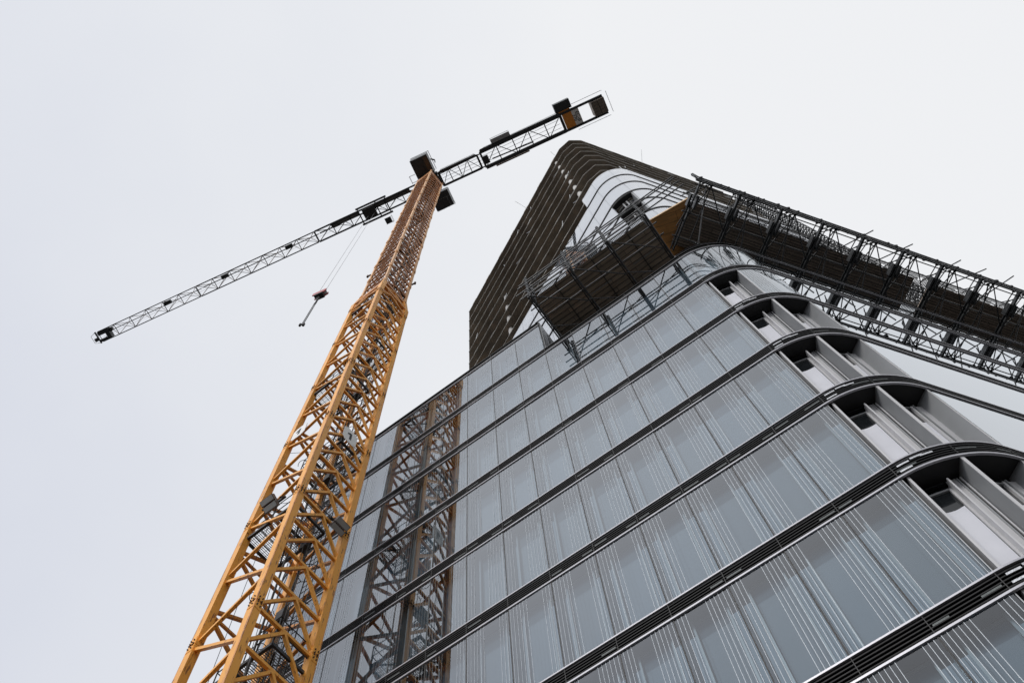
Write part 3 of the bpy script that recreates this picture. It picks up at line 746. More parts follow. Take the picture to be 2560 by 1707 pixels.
for si, (z0, z1) in enumerate(zip(joints, joints[1:])):
    low = z0 < 50
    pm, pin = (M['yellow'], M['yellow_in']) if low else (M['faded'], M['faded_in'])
    lw = .25 if low else .155
    sec = MB()
    mod = (z1 - z0) / max(1, round((z1 - z0) / (1.488 if low else 1.287)))
    nm = round((z1 - z0) / mod)
    bw = .10 if low else .072
    ins = lw * .45
    for m in range(nm):
        za = z0 + m * mod; zb = za + mod
        # K-lacing on the face across the facade direction: level bar, two struts down from its middle
        mid = facepoint(3, 0, .5, zb - .06, ins)
        for (i, j, ok) in ((3, 0, 1),):
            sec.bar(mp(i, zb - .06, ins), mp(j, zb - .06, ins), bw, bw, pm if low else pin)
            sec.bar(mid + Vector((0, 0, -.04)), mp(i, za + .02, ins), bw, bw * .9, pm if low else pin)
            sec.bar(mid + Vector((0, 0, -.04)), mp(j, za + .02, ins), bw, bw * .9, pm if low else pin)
            q = mid - Vector((0, 0, .12)); sec.obox(q - (mp(j, zb, ins) - mp(i, zb, ins)).normalized() * .14 + e1 * .02, (mp(j, zb, ins) - mp(i, zb, ins)).normalized() * .28, e1 * .02, Vector((0, 0, .14)), pin)
        if low:
            for (i, j, ph) in ((2, 3, 0), (0, 1, 1), (1, 2, 0)):
                up_ = (m + ph + si * nm) % 2 == 0
                a, c = (i, j) if up_ else (j, i)
                dz = .9 if up_ else -0.1
                pa = mp(a, za + .1, ins); pb = mp(c, zb - .1, ins)
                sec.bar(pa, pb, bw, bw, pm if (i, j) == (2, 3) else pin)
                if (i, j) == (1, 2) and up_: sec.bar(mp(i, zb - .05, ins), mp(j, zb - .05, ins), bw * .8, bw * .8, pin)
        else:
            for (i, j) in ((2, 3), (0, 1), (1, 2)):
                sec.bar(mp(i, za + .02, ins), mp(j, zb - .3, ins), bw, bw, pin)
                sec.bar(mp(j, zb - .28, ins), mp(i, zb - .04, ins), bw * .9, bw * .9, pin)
    so = part(sec, 'mast_section', cr, label='orange lower lattice section' if low else 'faded upper lattice section')
    for i in range(4):
        lg = MB(); sx, sy = CO[i]
        ca, cb = mp(i, z0 + .01, lw / 2), mp(i, z1 - .01, lw / 2)
        lg.bar(ca, cb, lw, lw, pm, up=e1)
        o1, o2 = e1 * sx, e2 * sy
        for zz, up2 in ((z0 + .16, 1), (z1 - .16, -1)):
            c = mp(i, zz, lw / 2)
            for dirv, oth in ((o1, o2), (o2, o1)):
                for t in (-.055, .055):
                    for u in (0, .12):
                        q = c + dirv * (lw / 2) + oth * t * (1 if low else .6) + Vector((0, 0, u * up2 * -1))
                        lg.tube(q, q + dirv * .045, .022, M['bolt'], 6)
                if not low: lg.obox(c + dirv * (lw / 2) - oth * (lw * .4) - Vector((0, 0, .16)), dirv * .05, oth * lw * .8, Vector((0, 0, .32)), pm)
                else: lg.obox(c + dirv * (lw / 2) - oth * (lw * .42) - Vector((0, 0, .12)), dirv * .012, oth * lw * .84, Vector((0, 0, .24)), pm)
        if low:   # weld flange seen as a thin raised rim on the corner of the box leg
            c0 = mp(i, z0 + .01, 0); c1 = mp(i, z1 - .01, 0)
            lg.bar(c0 - o1 * .015 - o2 * .015, c1 - o1 * .015 - o2 * .015, .034, .034, M['rusty'])
        part(lg, 'leg', cr, parent=so)
# collar between the two mast sizes
b = MB()
for i in range(4):
    sx, sy = CO[i]; o1, o2 = e1 * sx, e2 * sy
    b.bar(mp(i, 48.9, .12), mp(i, 50.2, .12), .28, .28, M['yellow'], up=e1); b.bar(mp(i, 50.2, .12), mp(i, 51.85, .09), .24, .24, M['yellow'], up=e1)
    p, q = mp(i, 51.8, .1), mp((i + 1) % 4, 51.8, .1)
    b.bar(p, q, .16, .28, M['faded_in']); p, q = mp(i, 50.3, .1), mp((i + 1) % 4, 50.3, .1); b.bar(p, q, .18, .25, M['yellow_in']); b.bar(mp(i, 49.2, .1), mp((i + 1) % 4, 51.0, .1), .14, .16, M['yellow_in']); b.bar(mp((i + 1) % 4, 49.2, .1), mp(i, 50.4, .1), .14, .16, M['yellow_in'])
part(b, 'transition_collar', cr)
b = MB()
for i, zz in ((2, 57.5), (0, 56.2)):
    sx, sy = CO[i]; c = mp(i, zz); o1 = (e1 * sx + e2 * sy * .2); b.tube(c, c + o1 * .25, .06, M['bolt'], 8); b.tube(c + o1 * .25 - Vector((0, 0, .15)), c + o1 * .25 + Vector((0, 0, .15)), .08, M['bolt'], 8)
part(b, 'lifting_lug', cr)
# ladder with hoops, rest platforms and cables inside the mast
lad = MB(); hoops = MB()
def lad_pt(z, u): return mc(z) + e1 * (.62 + u) + e2 * (.55)
zz = 2.
while zz < 96:
    for u in (-.2, .2): lad.tube(lad_pt(zz, u), lad_pt(zz + 2, u), .02, M['dark'], 6)
    for j in range(7): lad.tube(lad_pt(zz + j * .28, -.2), lad_pt(zz + j * .28, .2), .012, M['dark'], 5)
    zz += 2
part(lad, 'ladder', cr)
zz = 3.
while zz < 60:
    pts = [lad_pt(zz, 0) + (e1 * math.cos(a) + e2 * -math.sin(a)) * .38 for a in [math.pi * i / 8 for i in range(9)]]
    hoops.path(pts, .014, M['dark'], 5); zz += .9
for a in (.6, 1.57, 2.5):
    hoops.path([lad_pt(z, 0) + (e1 * math.cos(a) - e2 * math.sin(a)) * .38 for z in range(3, 60, 3)], .012, M['dark'], 5)
part(hoops, 'ladder_hoops', cr)
def MF(u, v, z): return mc(z) + e1 * u + e2 * v
for n_, zz in enumerate([6.5, 12.6, 18.5, 24.4, 30.3, 36.3, 42.3, 48.2] + [53 + 7.72 * i for i in range(6)]):
    b = MB(); w = width(zz) / 2 - .14
    sgn = 1 if n_ % 2 else -1
    fr = lambda s, o, z, w=w: MF(s, o, z)
    v0, v1 = (-w, .3) if sgn > 0 else (-.2, w)
    for v in (v0, v1): b.bar(MF(-w, v, zz), MF(w, v, zz), .09, .11, M['dark'])
    for u in (-w, w * .3 * sgn, w): b.bar(MF(u, v0, zz), MF(u, v1, zz), .07, .10, M['dark'])
    for j in range(int(2 * w / .07)): b.bar(MF(-w + j * .07, v0, zz + .05), MF(-w + j * .07, v1, zz + .05), .01, .025, M['mesh'])
    for j in range(int((v1 - v0) / .14)): b.bar(MF(-w, v0 + j * .14, zz + .05), MF(w, v0 + j * .14, zz + .05), .008, .02, M['mesh'])
    for u, v in ((-w, v0), (w, v0), (-w, v1), (w, v1), (0, v1), (0, v0)): b.tube(MF(u, v, zz), MF(u, v, zz + 1.05), .02, M['dark'], 5)
    for h in (.55, 1.05): b.path([MF(-w, v0, zz + h), MF(w, v0, zz + h), MF(w, v1, zz + h), MF(-w, v1, zz + h), MF(-w, v0, zz + h)], .017, M['dark'], 5)
    b.bar(MF(-w * .8, v1, zz - .05), MF(w * .9, v0 + .2, zz - .05), .05, .05, M['dark'])
    part(b, 'rest_platform', cr)
for (u, v, r_, amp, seed, zt_, zl) in ((.72, -.42, .032, .10, 1, 97, -1.5), (.45, .20, .022, .16, 2, 97, -1.5), (.1, .6, .018, .22, 3, 70, 0), (-.2, .1, .010, .3, 4, 60, 0), (-.7, .5, .012, .25, 5, 50, 0)):
    rnd = random.Random(seed); pts = []; n = 46
    for i in range(n + 1):
        z = zl + (zt_ - zl) * i / n
        pts.append(MF(u + amp * math.sin(i * .9 + seed) * .5 + rnd.uniform(-.03, .03), v + amp * math.cos(i * .7 + seed * 2) * .5, z))
    b = MB(); b.path(pts, r_, M['black'], 6)
    if r_ > .03:
        for i in range(4, n, 4): b.tube(pts[i] - Vector((0, 0, .07)), pts[i] + Vector((0, 0, .07)), r_ * 1.7, M['bolt'], 6)
    part(b, 'power_cable', cr)
b = MB()
rnd = random.Random(5)
for zz in (20.4, 24, 28.5, 32, 36.5, 41, 45):
    for j in range(5):
        c = MF(rnd.uniform(-.5, .6), rnd.uniform(-.6, .7), zz + rnd.uniform(-1, 1)); r_ = rnd.uniform(.12, .3); a0 = rnd.uniform(0, 6); tilt = Vector((rnd.uniform(-.5, .5), rnd.uniform(-.5, .5), 1)).normalized()
        u = tilt.orthogonal().normalized(); v = tilt.cross(u)
        b.path([c + (u * math.cos(a0 + t * .45) + v * math.sin(a0 + t * .45)) * r_ for t in range(12)], .012, M['black'], 5)
    c = MF(.25, .1, zz); b.obox(c, e1 * .3, e2 * .22, Vector((0, 0, .4)), M['dark'])
part(b, 'cable_loops', cr)
# thin guy wires crossing the lowest visible section
b = MB()
for p, q in ((mp(2, 14.2), mp(0, 17.2)), (mp(2, 14.0), mp(0, 15.6)), (mp(2, 14.1), mp(3, 12.0)), (mp(3, 15.5), mp(1, 17)), (mp(2, 26.5), mp(0, 28)), (mp(2, 26), mp(0, 27.4)), (mp(2, 30.5), mp(0, 31.8)), (MF(-.95, -.6, 27), MF(-.75, -.4, 13)), (MF(.6, -1.0, 30), MF(.9, -.4, 13)), (MF(.9, -.6, 28), MF(1.0, .6, 13))):
    b.tube(p, q, .009, M['black'], 5)
part(b, 'guy_wire', cr)
# floodlights and number signs
e30 = (mp(0, 20) - mp(3, 20)).normalized(); e23 = (mp(3, 20) - mp(2, 20)).normalized()
def flood(o, ax, out, z, tilt):
    b = MB(); c = Vector(o)
    dz = Vector((0, 0, 1)); f = (out * math.cos(tilt) - dz * math.sin(tilt)).normalized(); u = ax.cross(f).normalized()
    for s in (-1, 1): b.obox(c + u * (s * .12 - .10) - ax * .27, ax * .54, u * .20, f * .14, M['lamp']); b.obox(c + u * (s * .12 - .085) - ax * .25 + f * .141, ax * .50, u * .17, f * .012, M['lampg'])
    for i in range(7): b.obox(c - u * .21 + ax * (-.25 + i * .08) - f * .05, ax * .02, u * .42, f * .05, M['lamp'])
    b.bar(c - ax * .38 - f * .02, c - ax * .38 - f * .3, .05, .05, M['dark']); b.bar(c + ax * .38 - f * .02, c + ax * .38 - f * .3, .05, .05, M['dark'])
    b.bar(c - ax * .42 - f * .3, c + ax * .42 - f * .3, .07, .07, M['dark'])
    part(b, 'floodlight', cr)
flood(facepoint(3, 0, .76, 25.0) + e1 * .10, e30, e1, 25, R(62))
flood(facepoint(2, 3, .46, 25.4) - e2 * .06, e23, -e2, 25, R(55))
def sign(i, j, f, zz, out, eax):
    b = MB(); c = facepoint(i, j, f, zz) + out * .05; w = .36; h = .50
    pts = [(-w, -h * .7), (-w * .6, -h), (w * .6, -h), (w, -h * .7), (w, h * .7), (w * .6, h), (-w * .6, h), (-w, h * .7)]
    fr_ = [c + eax * x + Vector((0, 0, y)) for x, y in pts]; bk = [v - out * .02 for v in fr_]
    n = len(pts); b.add(fr_ + bk, [tuple(range(n)), tuple(range(n, 2 * n))[::-1]] + [(k_, (k_ + 1) % n, n + (k_ + 1) % n, n + k_) for k_ in range(n)], M['signw'])
    g = c + out * .004
    b.obox(g + eax * -.03 + Vector((0, 0, -.24)), eax * .10, out * .008, Vector((0, 0, .48)), M['black'])
    q = [g + eax * -.03 + Vector((0, 0, .24)), g + eax * -.03 + Vector((0, 0, .10)), g + eax * -.15 + Vector((0, 0, .04)), g + eax * -.15 + Vector((0, 0, .12))]
    b.add(q + [v + out * .008 for v in q], [(4, 5, 6, 7), (0, 3, 2, 1), (0, 1, 5, 4), (1, 2, 6, 5), (2, 3, 7, 6), (3, 0, 4, 7)], M['black'])
    o = part(b, 'number_sign', cr, label='white sign with a black figure 1')
sign(3, 0, .50, 30.8, e1, e30)
sign(2, 3, .32, 31.4, -e2, e23)

# slewing unit, cab and machinery boxes
ZH = 97.6
top = mc(ZH)
JD = Vector((-62.1, 18.2, 0)).normalized(); JS = Vector((-JD.y, JD.x, 0))   # jib direction and its side
def JF(s, o, z): return Vector((top.x, top.y + .35, 0)) + JD * s + JS * o + Vector((0, 0, z))
b = MB()
for i in range(4): b.bar(mp(i, 95.6, .06), mp((i + 1) % 4, 95.6, .06), .12, .2, M['faded_in'])
w = width(96) / 2 - .03
for i in range(4):
    p, q = mp(i, 96.3, .03), mp((i + 1) % 4, 96.3, .03); b.add([p, q, q + Vector((0, 0, 1.4)), p + Vector((0, 0, 1.4))], [(0, 1, 2, 3)], M['faded_in']); 
    p2, q2 = mp(i, 96.3, .05), mp((i + 1) % 4, 96.3, .05); b.add([q2, p2, p2 + Vector((0, 0, 1.4)), q2 + Vector((0, 0, 1.4))], [(0, 1, 2, 3)], M['faded_in'])
part(b, 'mast_head', cr)
b = MB(); b.tube(JF(0, 0, ZH), JF(0, 0, ZH + .5), 1.15, M['dark'], 32); b.tube(JF(0, 0, ZH + .5), JF(0, 0, ZH + .75), 1.3, M['dark'], 32); b.box((top.x - .9, top.y - .9, ZH + .75), (top.x + .9, top.y + .9, ZH + 1.7), M['dark'])
part(b, 'slewing_ring', cr)
def railp(pts, h=1.0, r=.018):
    b = MB(); rail(b, pts, h, r); part(b, 'railing', cr)
def rail(mb, pts, h=1.0, r=.018):
    for hh in (.5, 1.0): mb.path([p + Vector((0, 0, h * hh)) for p in pts], r, M['galv'], 5)
    for a, c in zip(pts, pts[1:]):
        n = max(1, int((c - a).length / .6))
        for i in range(n + 1): q = a + (c - a) * i / n; mb.tube(q, q + Vector((0, 0, h)), r, M['galv'], 5)
b = MB()
b.obox(JF(-.95, 1.05, ZH + .9), JD * 2.05, JS * 2.2, Vector((0, 0, 2.1)), M['dark']); b.obox(JF(-.2, 1.6, ZH + .88), JD * .12, JS * .6, Vector((0, 0, .03)), M['black']); b.obox(JF(-.9, 1.1, ZH + .86), JD * .5, JS * 2.0, Vector((0, 0, .03)), M['cabglass'])
b.obox(JF(.9, 1.2, ZH + 1.3), JD * .22, JS * 1.9, Vector((0, 0, 1.2)), M['cabglass']); b.bar(JF(-1.1, 2.5, ZH + 1.6), JF(-1.5, 2.2, ZH + 1.6), .15, .15, M['dark']); b.bar(JF(-1.5, 2.2, ZH + 1.6), JF(-1.4, 1.9, ZH + 1.6), .1, .1, M['dark'])
cab = part(b, 'operator_cab', cr)
b = MB(); b.obox(JF(-1.4, -3.15, ZH + 1.0), JD * 2.1, JS * 1.9, Vector((0, 0, 1.7)), M['dark']); b.obox(JF(-.5, -1.4, ZH + .98), JD * .9, JS * .25, Vector((0, 0, .5)), M['orange'])
for i in range(9): b.obox(JF(-1.3 + i * .22, -2.0, ZH + .985), JD * .12, JS * .03, Vector((0, 0, .02)), M['galv'])
for i in range(6): b.obox(JF(-1.05, -3.0 + i * .18, ZH + .985), JD * .03, JS * .1, Vector((0, 0, .02)), M['galv'])
part(b, 'machinery_box', cr)
railp([JF(-1.5, -1.2, ZH + 1), JF(-1.5, -3.2, ZH + 1), JF(.6, -3.25, ZH + 1)]); railp([JF(.2, -1.2, ZH + .2), JF(1.0, -1.3, ZH + .2), JF(1.0, -.2, ZH + .2)]); railp([JF(1.25, .9, ZH + .6), JF(1.9, .9, ZH + .6), JF(1.9, 1.7, ZH + .6), JF(1.25, 1.7, ZH + .6)]); railp([JF(-1.1, 1.1, ZH + 2.4), JF(-1.1, 3.3, ZH + 2.4), JF(1.1, 3.3, ZH + 2.4)])


def truss(s0, s1, w, zb, hgt, n, cm, lm, name, cr_=.07, lr=.035, flat_=False):
    ch = MB()
    for o in (-w / 2, w / 2): ch.bar(JF(s0, o, zb), JF(s1, o, zb), cr_ * 2, cr_ * 2, cm)
    if not flat_: ch.tube(JF(s0, 0, zb + hgt), JF(s1, 0, zb + hgt), cr_, cm, 8)
    ob = part(ch, name, cr)
    la = MB(); st = (s1 - s0) / n
    for i in range(n + 1):
        s = s0 + i * st; la.bar(JF(s, -w / 2, zb), JF(s, w / 2, zb), lr * 2, lr * 2, cm)
        if i < n:
            a, c = (1, -1) if i % 2 else (-1, 1)
            la.tube(JF(s, a * w / 2, zb), JF(s + st, c * w / 2, zb), lr * .8, cm, 6)
            for o in (-w / 2, w / 2) if not flat_ else ():
                la.tube(JF(s, o, zb), JF(s + st / 2, 0, zb + hgt), lr, lm, 6); la.tube(JF(s + st / 2, 0, zb + hgt), JF(s + st, o, zb), lr, lm, 6)
    part(la, 'lacing', cr, parent=ob)
    return ob
ZJ = ZH + 1.1
truss(1.3, 14.5, 1.3, ZJ, 1.9, 6, M['dark'], M['dark'], 'jib_section', .09, .045)
truss(14.6, 30.0, 1.3, ZJ, 1.7, 7, M['dark'], M['brownsteel'], 'jib_section', .06, .035)
truss(30.1, 43.2, 1.3, ZJ, 1.4, 6, M['dark'], M['brownsteel'], 'jib_section', .05, .03)
b = MB()
for s in (11.5, 17.6, 26.0, 33.6, 41.5): b.obox(JF(s, .05, ZJ + .15), JD * .9, JS * .45, Vector((0, 0, .3)), M['dark'])
b.obox(JF(2.5, .1, ZJ + .1), JD * 5.5, JS * .5, Vector((0, 0, .05)), M['mesh']); b.obox(JF(9.0, .15, ZJ + .1), JD * 3.5, JS * .4, Vector((0, 0, .05)), M['mesh'])
b.tube(JF(2, .12, ZJ + .3), JF(43, .12, ZJ + .2), .012, M['ropem'], 5); b.tube(JF(2, -.15, ZJ + .3), JF(43, -.15, ZJ + .2), .012, M['ropem'], 5)
part(b, 'jib_fitting', cr)
b = MB(); b.obox(JF(41.9, -.62, ZJ - .1), JD * .5, JS * 1.24, Vector((0, 0, .7)), M['dark']); b.obox(JF(42.4, .15, ZJ - .1), JD * .9, JS * .45, Vector((0, 0, .5)), M['dark']); b.obox(JF(42.4, -.62, ZJ - .1), JD * 1.1, JS * .3, Vector((0, 0, .5)), M['dark']); b.bar(JF(43.5, -.75, ZJ), JF(43.5, .75, ZJ), .12, .2, M['dark']); b.obox(JF(43.6, -.35, ZJ - .2), JD * .35, JS * .4, Vector((0, 0, .4)), M['dark'])
b.path([JF(43.5, .7, ZJ), JF(44.2, .45, ZJ), JF(44.2, -.45, ZJ), JF(43.5, -.7, ZJ)], .025, M['galv'], 5)
part(b, 'jib_tip', cr)
# counter jib
truss(-1.3, -6.0, 1.55, ZJ, 1.2, 4, M['dark'], M['dark'], 'counter_jib_section', .12, .045, True)
truss(-6.5, -16.3, 1.85, ZJ, .35, 5, M['dark'], M['dark'], 'counter_jib_section', .20, .055, True)
b = MB()
for o in (-.98, .98): b.bar(JF(-16.3, o, ZJ), JF(-21.4, o, ZJ), .26, .36, M['dark'])
b.bar(JF(-16.3, -1.0, ZJ), JF(-16.3, 1.0, ZJ), .3, .3, M['dark'])
part(b, 'counterweight_frame', cr)
b = MB()
b.bar(JF(-6.05, -.85, ZJ), JF(-6.05, .85, ZJ), .22, .24, M['dark']); b.bar(JF(-6.5, -.95, ZJ), JF(-6.5, .95, ZJ), .22, .24, M['dark'])
for o in (-.75, .75): b.bar(JF(-6.0, o, ZJ), JF(-6.6, o, ZJ), .12, .16, M['dark'])
b.obox(JF(-6.55, -.6, ZJ + .1), JD * -.6, JS * .9, Vector((0, 0, .5)), M['dark'])
part(b, 'counter_jib_hinge', cr)
b = MB(); b.bar(JF(-1.3, -.85, ZJ), JF(-1.3, .85, ZJ), .25, .3, M['dark']); b.bar(JF(-1.2, .6, ZJ - .2), JF(-6.0, .7, ZJ + .05), .08, .08, M['dark']); part(b, 'counter_jib_foot', cr)

b = MB()
for o in (-.35, 0, .35): b.bar(JF(-1.5, o, ZJ + .4), JF(-16, o * 1.3, ZJ + .4), .035, .035, M['dark'])
b.bar(JF(-7.5, -.35, ZJ + .3), JF(-12.5, -.55, ZJ + .3), .14, .10, M['dark'])
b.obox(JF(-6.6, .9, ZJ - .05), JD * -9.7, JS * .32, Vector((0, 0, .06)), M['dark']); b.obox(JF(-1.5, .75, ZJ + .1), JD * -4.4, JS * .22, Vector((0, 0, .05)), M['dark'])
part(b, 'counter_jib_walkway', cr)
railp([JF(-1.6, .95, ZJ + .2), JF(-5.8, .95, ZJ + .2)], .9, .014); railp([JF(-7.0, 1.15, ZJ + .2), JF(-16.2, 1.2, ZJ + .2)], .9, .014)
for o in (1.45, -1.45): railp([JF(-17.7, o, ZJ), JF(-21.6, o, ZJ)], .6, .014)
railp([JF(-22, -1.2, ZJ), JF(-22, 1.2, ZJ)], .6, .014)
railp([JF(-8.1, 1.75, ZJ), JF(-10.4, 1.75, ZJ)], .8, .014); b = MB(); b.obox(JF(-8.1, 1.2, ZJ), JD * -2.3, JS * .5, Vector((0, 0, .05)), M['galv'])
part(b, 'side_platform', cr)
b = MB(); b.obox(JF(-7.6, -1.35, ZJ + .3), JD * -4.1, JS * .14, Vector((0, 0, .5)), M['brownsteel']); part(b, 'brown_side_guard', cr)
b = MB(); b.obox(JF(-16.0, 1.2, ZJ + .1), JD * -1.9, JS * 1.0, Vector((0, 0, 1.3)), M['dark']); b.obox(JF(-16.2, 1.1, ZJ + .05), JD * -1.4, JS * .12, Vector((0, 0, .9)), M['orange']); part(b, 'hoist_winch_box', cr)
b = MB(); b.obox(JF(-16.5, -.84, ZJ - .12), JD * -1.1, JS * 1.68, Vector((0, 0, .2)), M['orange']); b.obox(JF(-17.6, -.84, ZJ - .12), JD * -.85, JS * 1.68, Vector((0, 0, .2)), M['signw'])
sg = part(b, 'sign_panel', cr, label='orange and white panel under the counter jib')
def text(body, loc, xdir, size, mat, parent, nrm):
    cu = bpy.data.curves.new('lettering', 'FONT'); cu.body = body; cu.size = size; cu.extrude = .01; cu.align_x = 'CENTER'; cu.align_y = 'CENTER'
    tmp = bpy.data.objects.new('lettering', cu); col.objects.link(tmp)
    dg = bpy.context.evaluated_depsgraph_get(); me = bpy.data.meshes.new_from_object(tmp.evaluated_get(dg)); bpy.data.objects.remove(tmp)
    x = Vector(xdir).normalized(); n = Vector(nrm).normalized(); y = n.cross(x)
    me.transform(Matrix((x, y, n)).transposed().to_4x4()); me.materials.clear(); me.materials.append(mat)
    for v in me.vertices: v.co += Vector(loc) + Vector((0, 0, ZC)) - BASES[cr.name]
    o = bpy.data.objects.new('lettering', me); col.objects.link(o); o.parent = parent; return o
text('EC-B', JF(-18.15, 0, ZJ - .135), JS * -1, .55, M['black'], sg, (0, 0, -1))
text('370', JF(-17.75, 0, ZJ - .135), JS * -1, .50, M['black'], sg, (0, 0, -1))
for s in (-19.9, -20.7):
    b = MB(); b.obox(JF(s, -.82, ZJ - .6), JD * -.74, JS * 1.64, Vector((0, 0, 2.4)), M['cw'])
    for j in range(5): b.obox(JF(s, -.7 + j * .33, ZJ - .62), JD * -.74, JS * .03, Vector((0, 0, .03)), M['core'])
    part(b, 'counterweight', cr)
# trolley and ropes
tro = (Vector((-13.54, 16.23, 0)) - Vector((top.x, top.y, 0))).dot(JD)
b = MB()
for o in (-.95, .95): b.bar(JF(tro - 2.2, o, ZJ - .25), JF(tro + 1.6, o, ZJ - .25), .2, .22, M['dark'])
b.obox(JF(tro - .5, -.6, ZJ - .4), JD * 1.5, JS * 1.2, Vector((0, 0, .3)), M['black'])
for s in (-2.0, -.8, 1.4): b.bar(JF(tro + s, -.95, ZJ - .3), JF(tro + s, .95, ZJ - .3), .12, .12, M['dark'])
b.obox(JF(tro - 1.7, -2.0, ZJ - .6), JD * .75, JS * .7, Vector((0, 0, .06)), M['dark'])
rail(b, [JF(tro - 1.75, -1.3, ZJ - .6), JF(tro - 1.75, -2.05, ZJ - .6), JF(tro - .9, -2.05, ZJ - .6)], .9, .018)
part(b, 'trolley', cr)
ht = Vector((-13.91, 16.08, 0)); hz = 64.2
b = MB()
for dx in (-.42, .42): b.tube(JF(tro + .1 + dx * .9, -.2, ZJ - .3), ht + JD * dx * .8 + Vector((0, 0, hz)), .014, M['ropem'], 5)
part(b, 'hoist_rope', cr)
hk = thing('hook_block', 'red crane hook block with long dark sling hanging left of the mast', 'hook', (ht.x, ht.y, hz + ZC))
b = MB(); u = JD; v = JS
def HP(a, o, z): return ht + u * a + v * o + Vector((0, 0, z))
for o in (-.20, .12): 
    pts = [(-.55, hz), (.55, hz), (.60, hz - .45), (.30, hz - .75), (-.30, hz - .75), (-.60, hz - .45)]
    f_ = [HP(a, o, z) for a, z in pts]; g_ = [HP(a, o + .08, z) for a, z in pts]
    b.add(f_ + g_, [(0, 1, 2, 3, 4, 5), (11, 10, 9, 8, 7, 6)] + [(i, (i + 1) % 6, 6 + (i + 1) % 6, 6 + i) for i in range(6)], M['red'])
    b.obox(HP(-.25, o - .012, hz - .38), u * .5, v * .01, Vector((0, 0, .16)), M['signw'])
part(b, 'side_plates', hk)
b = MB()
for a in (-.28, .28): b.tube(HP(a, -.1, hz - .3), HP(a, .12, hz - .3), .26, M['galv'], 20)
part(b, 'sheaves', hk)
b = MB(); b.obox(HP(-.35, -.22, hz - .95), u * .7, v * .45, Vector((0, 0, .25)), M['black'])
b.path([HP(.0, 0, hz - .95), HP(0, 0, hz - 1.2), HP(.16, 0, hz - 1.35), HP(.12, 0, hz - 1.55), HP(-.05, 0, hz - 1.62), HP(-.18, 0, hz - 1.5)], .06, M['black'], 8)
part(b, 'hook', hk)
b = MB(); b.tube(HP(-.03, 0, hz - 1.6), HP(-.03, 0, hz - 2.9), .07, M['black'], 8)
for a in (-.08, .06): b.tube(HP(a, 0, hz - 2.9), HP(a, 0, hz - 7.9), .032, M['dark'], 8)
b.tube(HP(0.0, .06, hz - 2.9), HP(0, .06, hz - 7.9), .02, M['galv'], 6)
b.tube(HP(-.14, 0, hz - 7.9), HP(-.14, 0, hz - 8.25), .09, M['black'], 10); b.tube(HP(.12, .05, hz - 7.8), HP(.12, .05, hz - 8.1), .09, M['black'], 10)
part(b, 'chain_sling', hk)

# ------------------------------------------------------------------ ground
def flat(name, pts, z, mat):
    me = bpy.data.meshes.new(name); me.from_pydata([(x, y, z) for x, y in pts], [], [tuple(range(len(pts)))]); me.materials.append(mat)
    o = bpy.data.objects.new(name, me); col.objects.link(o); o['kind'] = 'structure'; return o
M['asphalt'] = simple('asphalt', (.085, .082, .08), .9, 0, .25, 3., bump=.3)
M['paving'] = simple('paving', (.20, .19, .18), .85, 0, .2, 2.)
flat('ground', [(-900, -900), (900, -900), (900, 900), (-900, 900)], 0, M['asphalt'])
q = [P0 + D * -45 + NO * .4, P0 + D * 6 + NO * .4, P0 + D * 6 + NO * 14, P0 + D * -45 + NO * 14]
flat('pavement', [tuple(p) for p in q], .006, M['paving'])

# ------------------------------------------------------------------ overcast daylight
SUN_EL, SUN_AZ = R(34), R(218)                 # azimuth clockwise from +y
sdir = Vector((math.sin(SUN_AZ) * math.cos(SUN_EL), math.cos(SUN_AZ) * math.cos(SUN_EL), math.sin(SUN_EL)))
wd = bpy.data.worlds.new('World'); sc.world = wd; wd.use_nodes = True
t = wd.node_tree; t.nodes.clear()
out = N(t, 'ShaderNodeOutputWorld'); bg = N(t, 'ShaderNodeBackground'); bg.inputs['Strength'].default_value = 1.0
sky = N(t, 'ShaderNodeTexSky'); sky.sky_type = 'NISHITA'; sky.sun_disc = False; sky.sun_elevation = SUN_EL; sky.sun_rotation = SUN_AZ
sky.air_density = 1.5; sky.dust_density = 3.0
bgs = N(t, 'ShaderNodeBackground'); bgs.inputs['Strength'].default_value = .05; t.links.new(sky.outputs[0], bgs.inputs[0])
tc = N(t, 'ShaderNodeTexCoord')
n1 = N(t, 'ShaderNodeTexNoise', Scale=1.6, Detail=5.0, Roughness=.5); t.links.new(tc.outputs['Generated'], n1.inputs['Vector'])
dot = N(t, 'ShaderNodeVectorMath', operation='DOT_PRODUCT'); t.links.new(tc.outputs['Generated'], dot.inputs[0]); dot.inputs[1].default_value = sdir
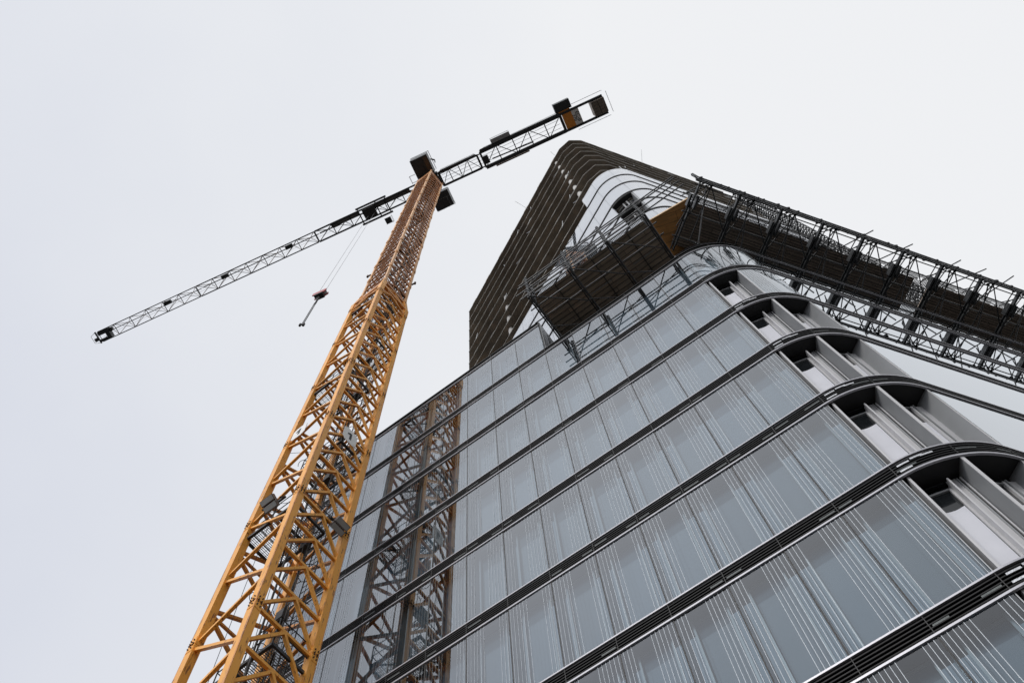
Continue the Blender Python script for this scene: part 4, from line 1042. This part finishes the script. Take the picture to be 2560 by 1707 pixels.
side = N(t, 'ShaderNodeVectorMath', operation='DOT_PRODUCT'); t.links.new(tc.outputs['Generated'], side.inputs[0]); side.inputs[1].default_value = Vector((.86, .18, .35)).normalized()
# cloud tone: cooler and greyer to the left, whiter to the right
ad = N(t, 'ShaderNodeMath', operation='MULTIPLY_ADD'); t.links.new(n1.outputs['Fac'], ad.inputs[0]); ad.inputs[1].default_value = .72
t.links.new(side.outputs['Value'], ad.inputs[2])
tone = ramp(t, ad.outputs[0], [(.04, (.67, .70, .79)), (.46, (.80, .82, .865)), (.78, (.885, .895, .915))])
sunr = ramp(t, dot.outputs['Value'], [(.80, (1, 1, 1)), (1.0, (2.2, 2.15, 2.05))])
mul = N(t, 'ShaderNodeMix', data_type='RGBA', blend_type='MULTIPLY'); mul.inputs[0].default_value = 1
t.links.new(tone.outputs[0], mul.inputs[6]); t.links.new(sunr.outputs[0], mul.inputs[7])
t.links.new(mul.outputs[2], bg.inputs[0]); bg.inputs['Strength'].default_value = .97
adds = N(t, 'ShaderNodeAddShader'); t.links.new(bg.outputs[0], adds.inputs[0]); t.links.new(bgs.outputs[0], adds.inputs[1]); t.links.new(adds.outputs[0], out.inputs[0])
bgs.inputs['Strength'].default_value = .004
sl = bpy.data.lights.new('sun', 'SUN'); sl.energy = 1.5; sl.angle = R(14); sl.color = (1, .97, .93)
so = bpy.data.objects.new('sun', sl); col.objects.link(so); so.rotation_euler = (-sdir).to_track_quat('-Z', 'Y').to_euler()

# ------------------------------------------------------------------ camera
cam = bpy.data.cameras.new('camera'); co = bpy.data.objects.new('camera', cam); col.objects.link(co)
cam.sensor_width = 36; cam.lens = FPX / 2560 * 36; cam.clip_end = 4000; cam.clip_start = .1
co.matrix_world = Matrix(((cam_R.x, cam_U.x, -cam_F.x, 0), (cam_R.y, cam_U.y, -cam_F.y, 0), (cam_R.z, cam_U.z, -cam_F.z, ZC), (0, 0, 0, 1)))
sc.camera = co
sc.view_settings.view_transform = 'Standard'; sc.view_settings.look = 'None'; sc.view_settings.exposure = 0; sc.view_settings.gamma = 1
sc.cycles.caustics_reflective = False; sc.cycles.max_bounces = 8; sc.cycles.transparent_max_bounces = 16
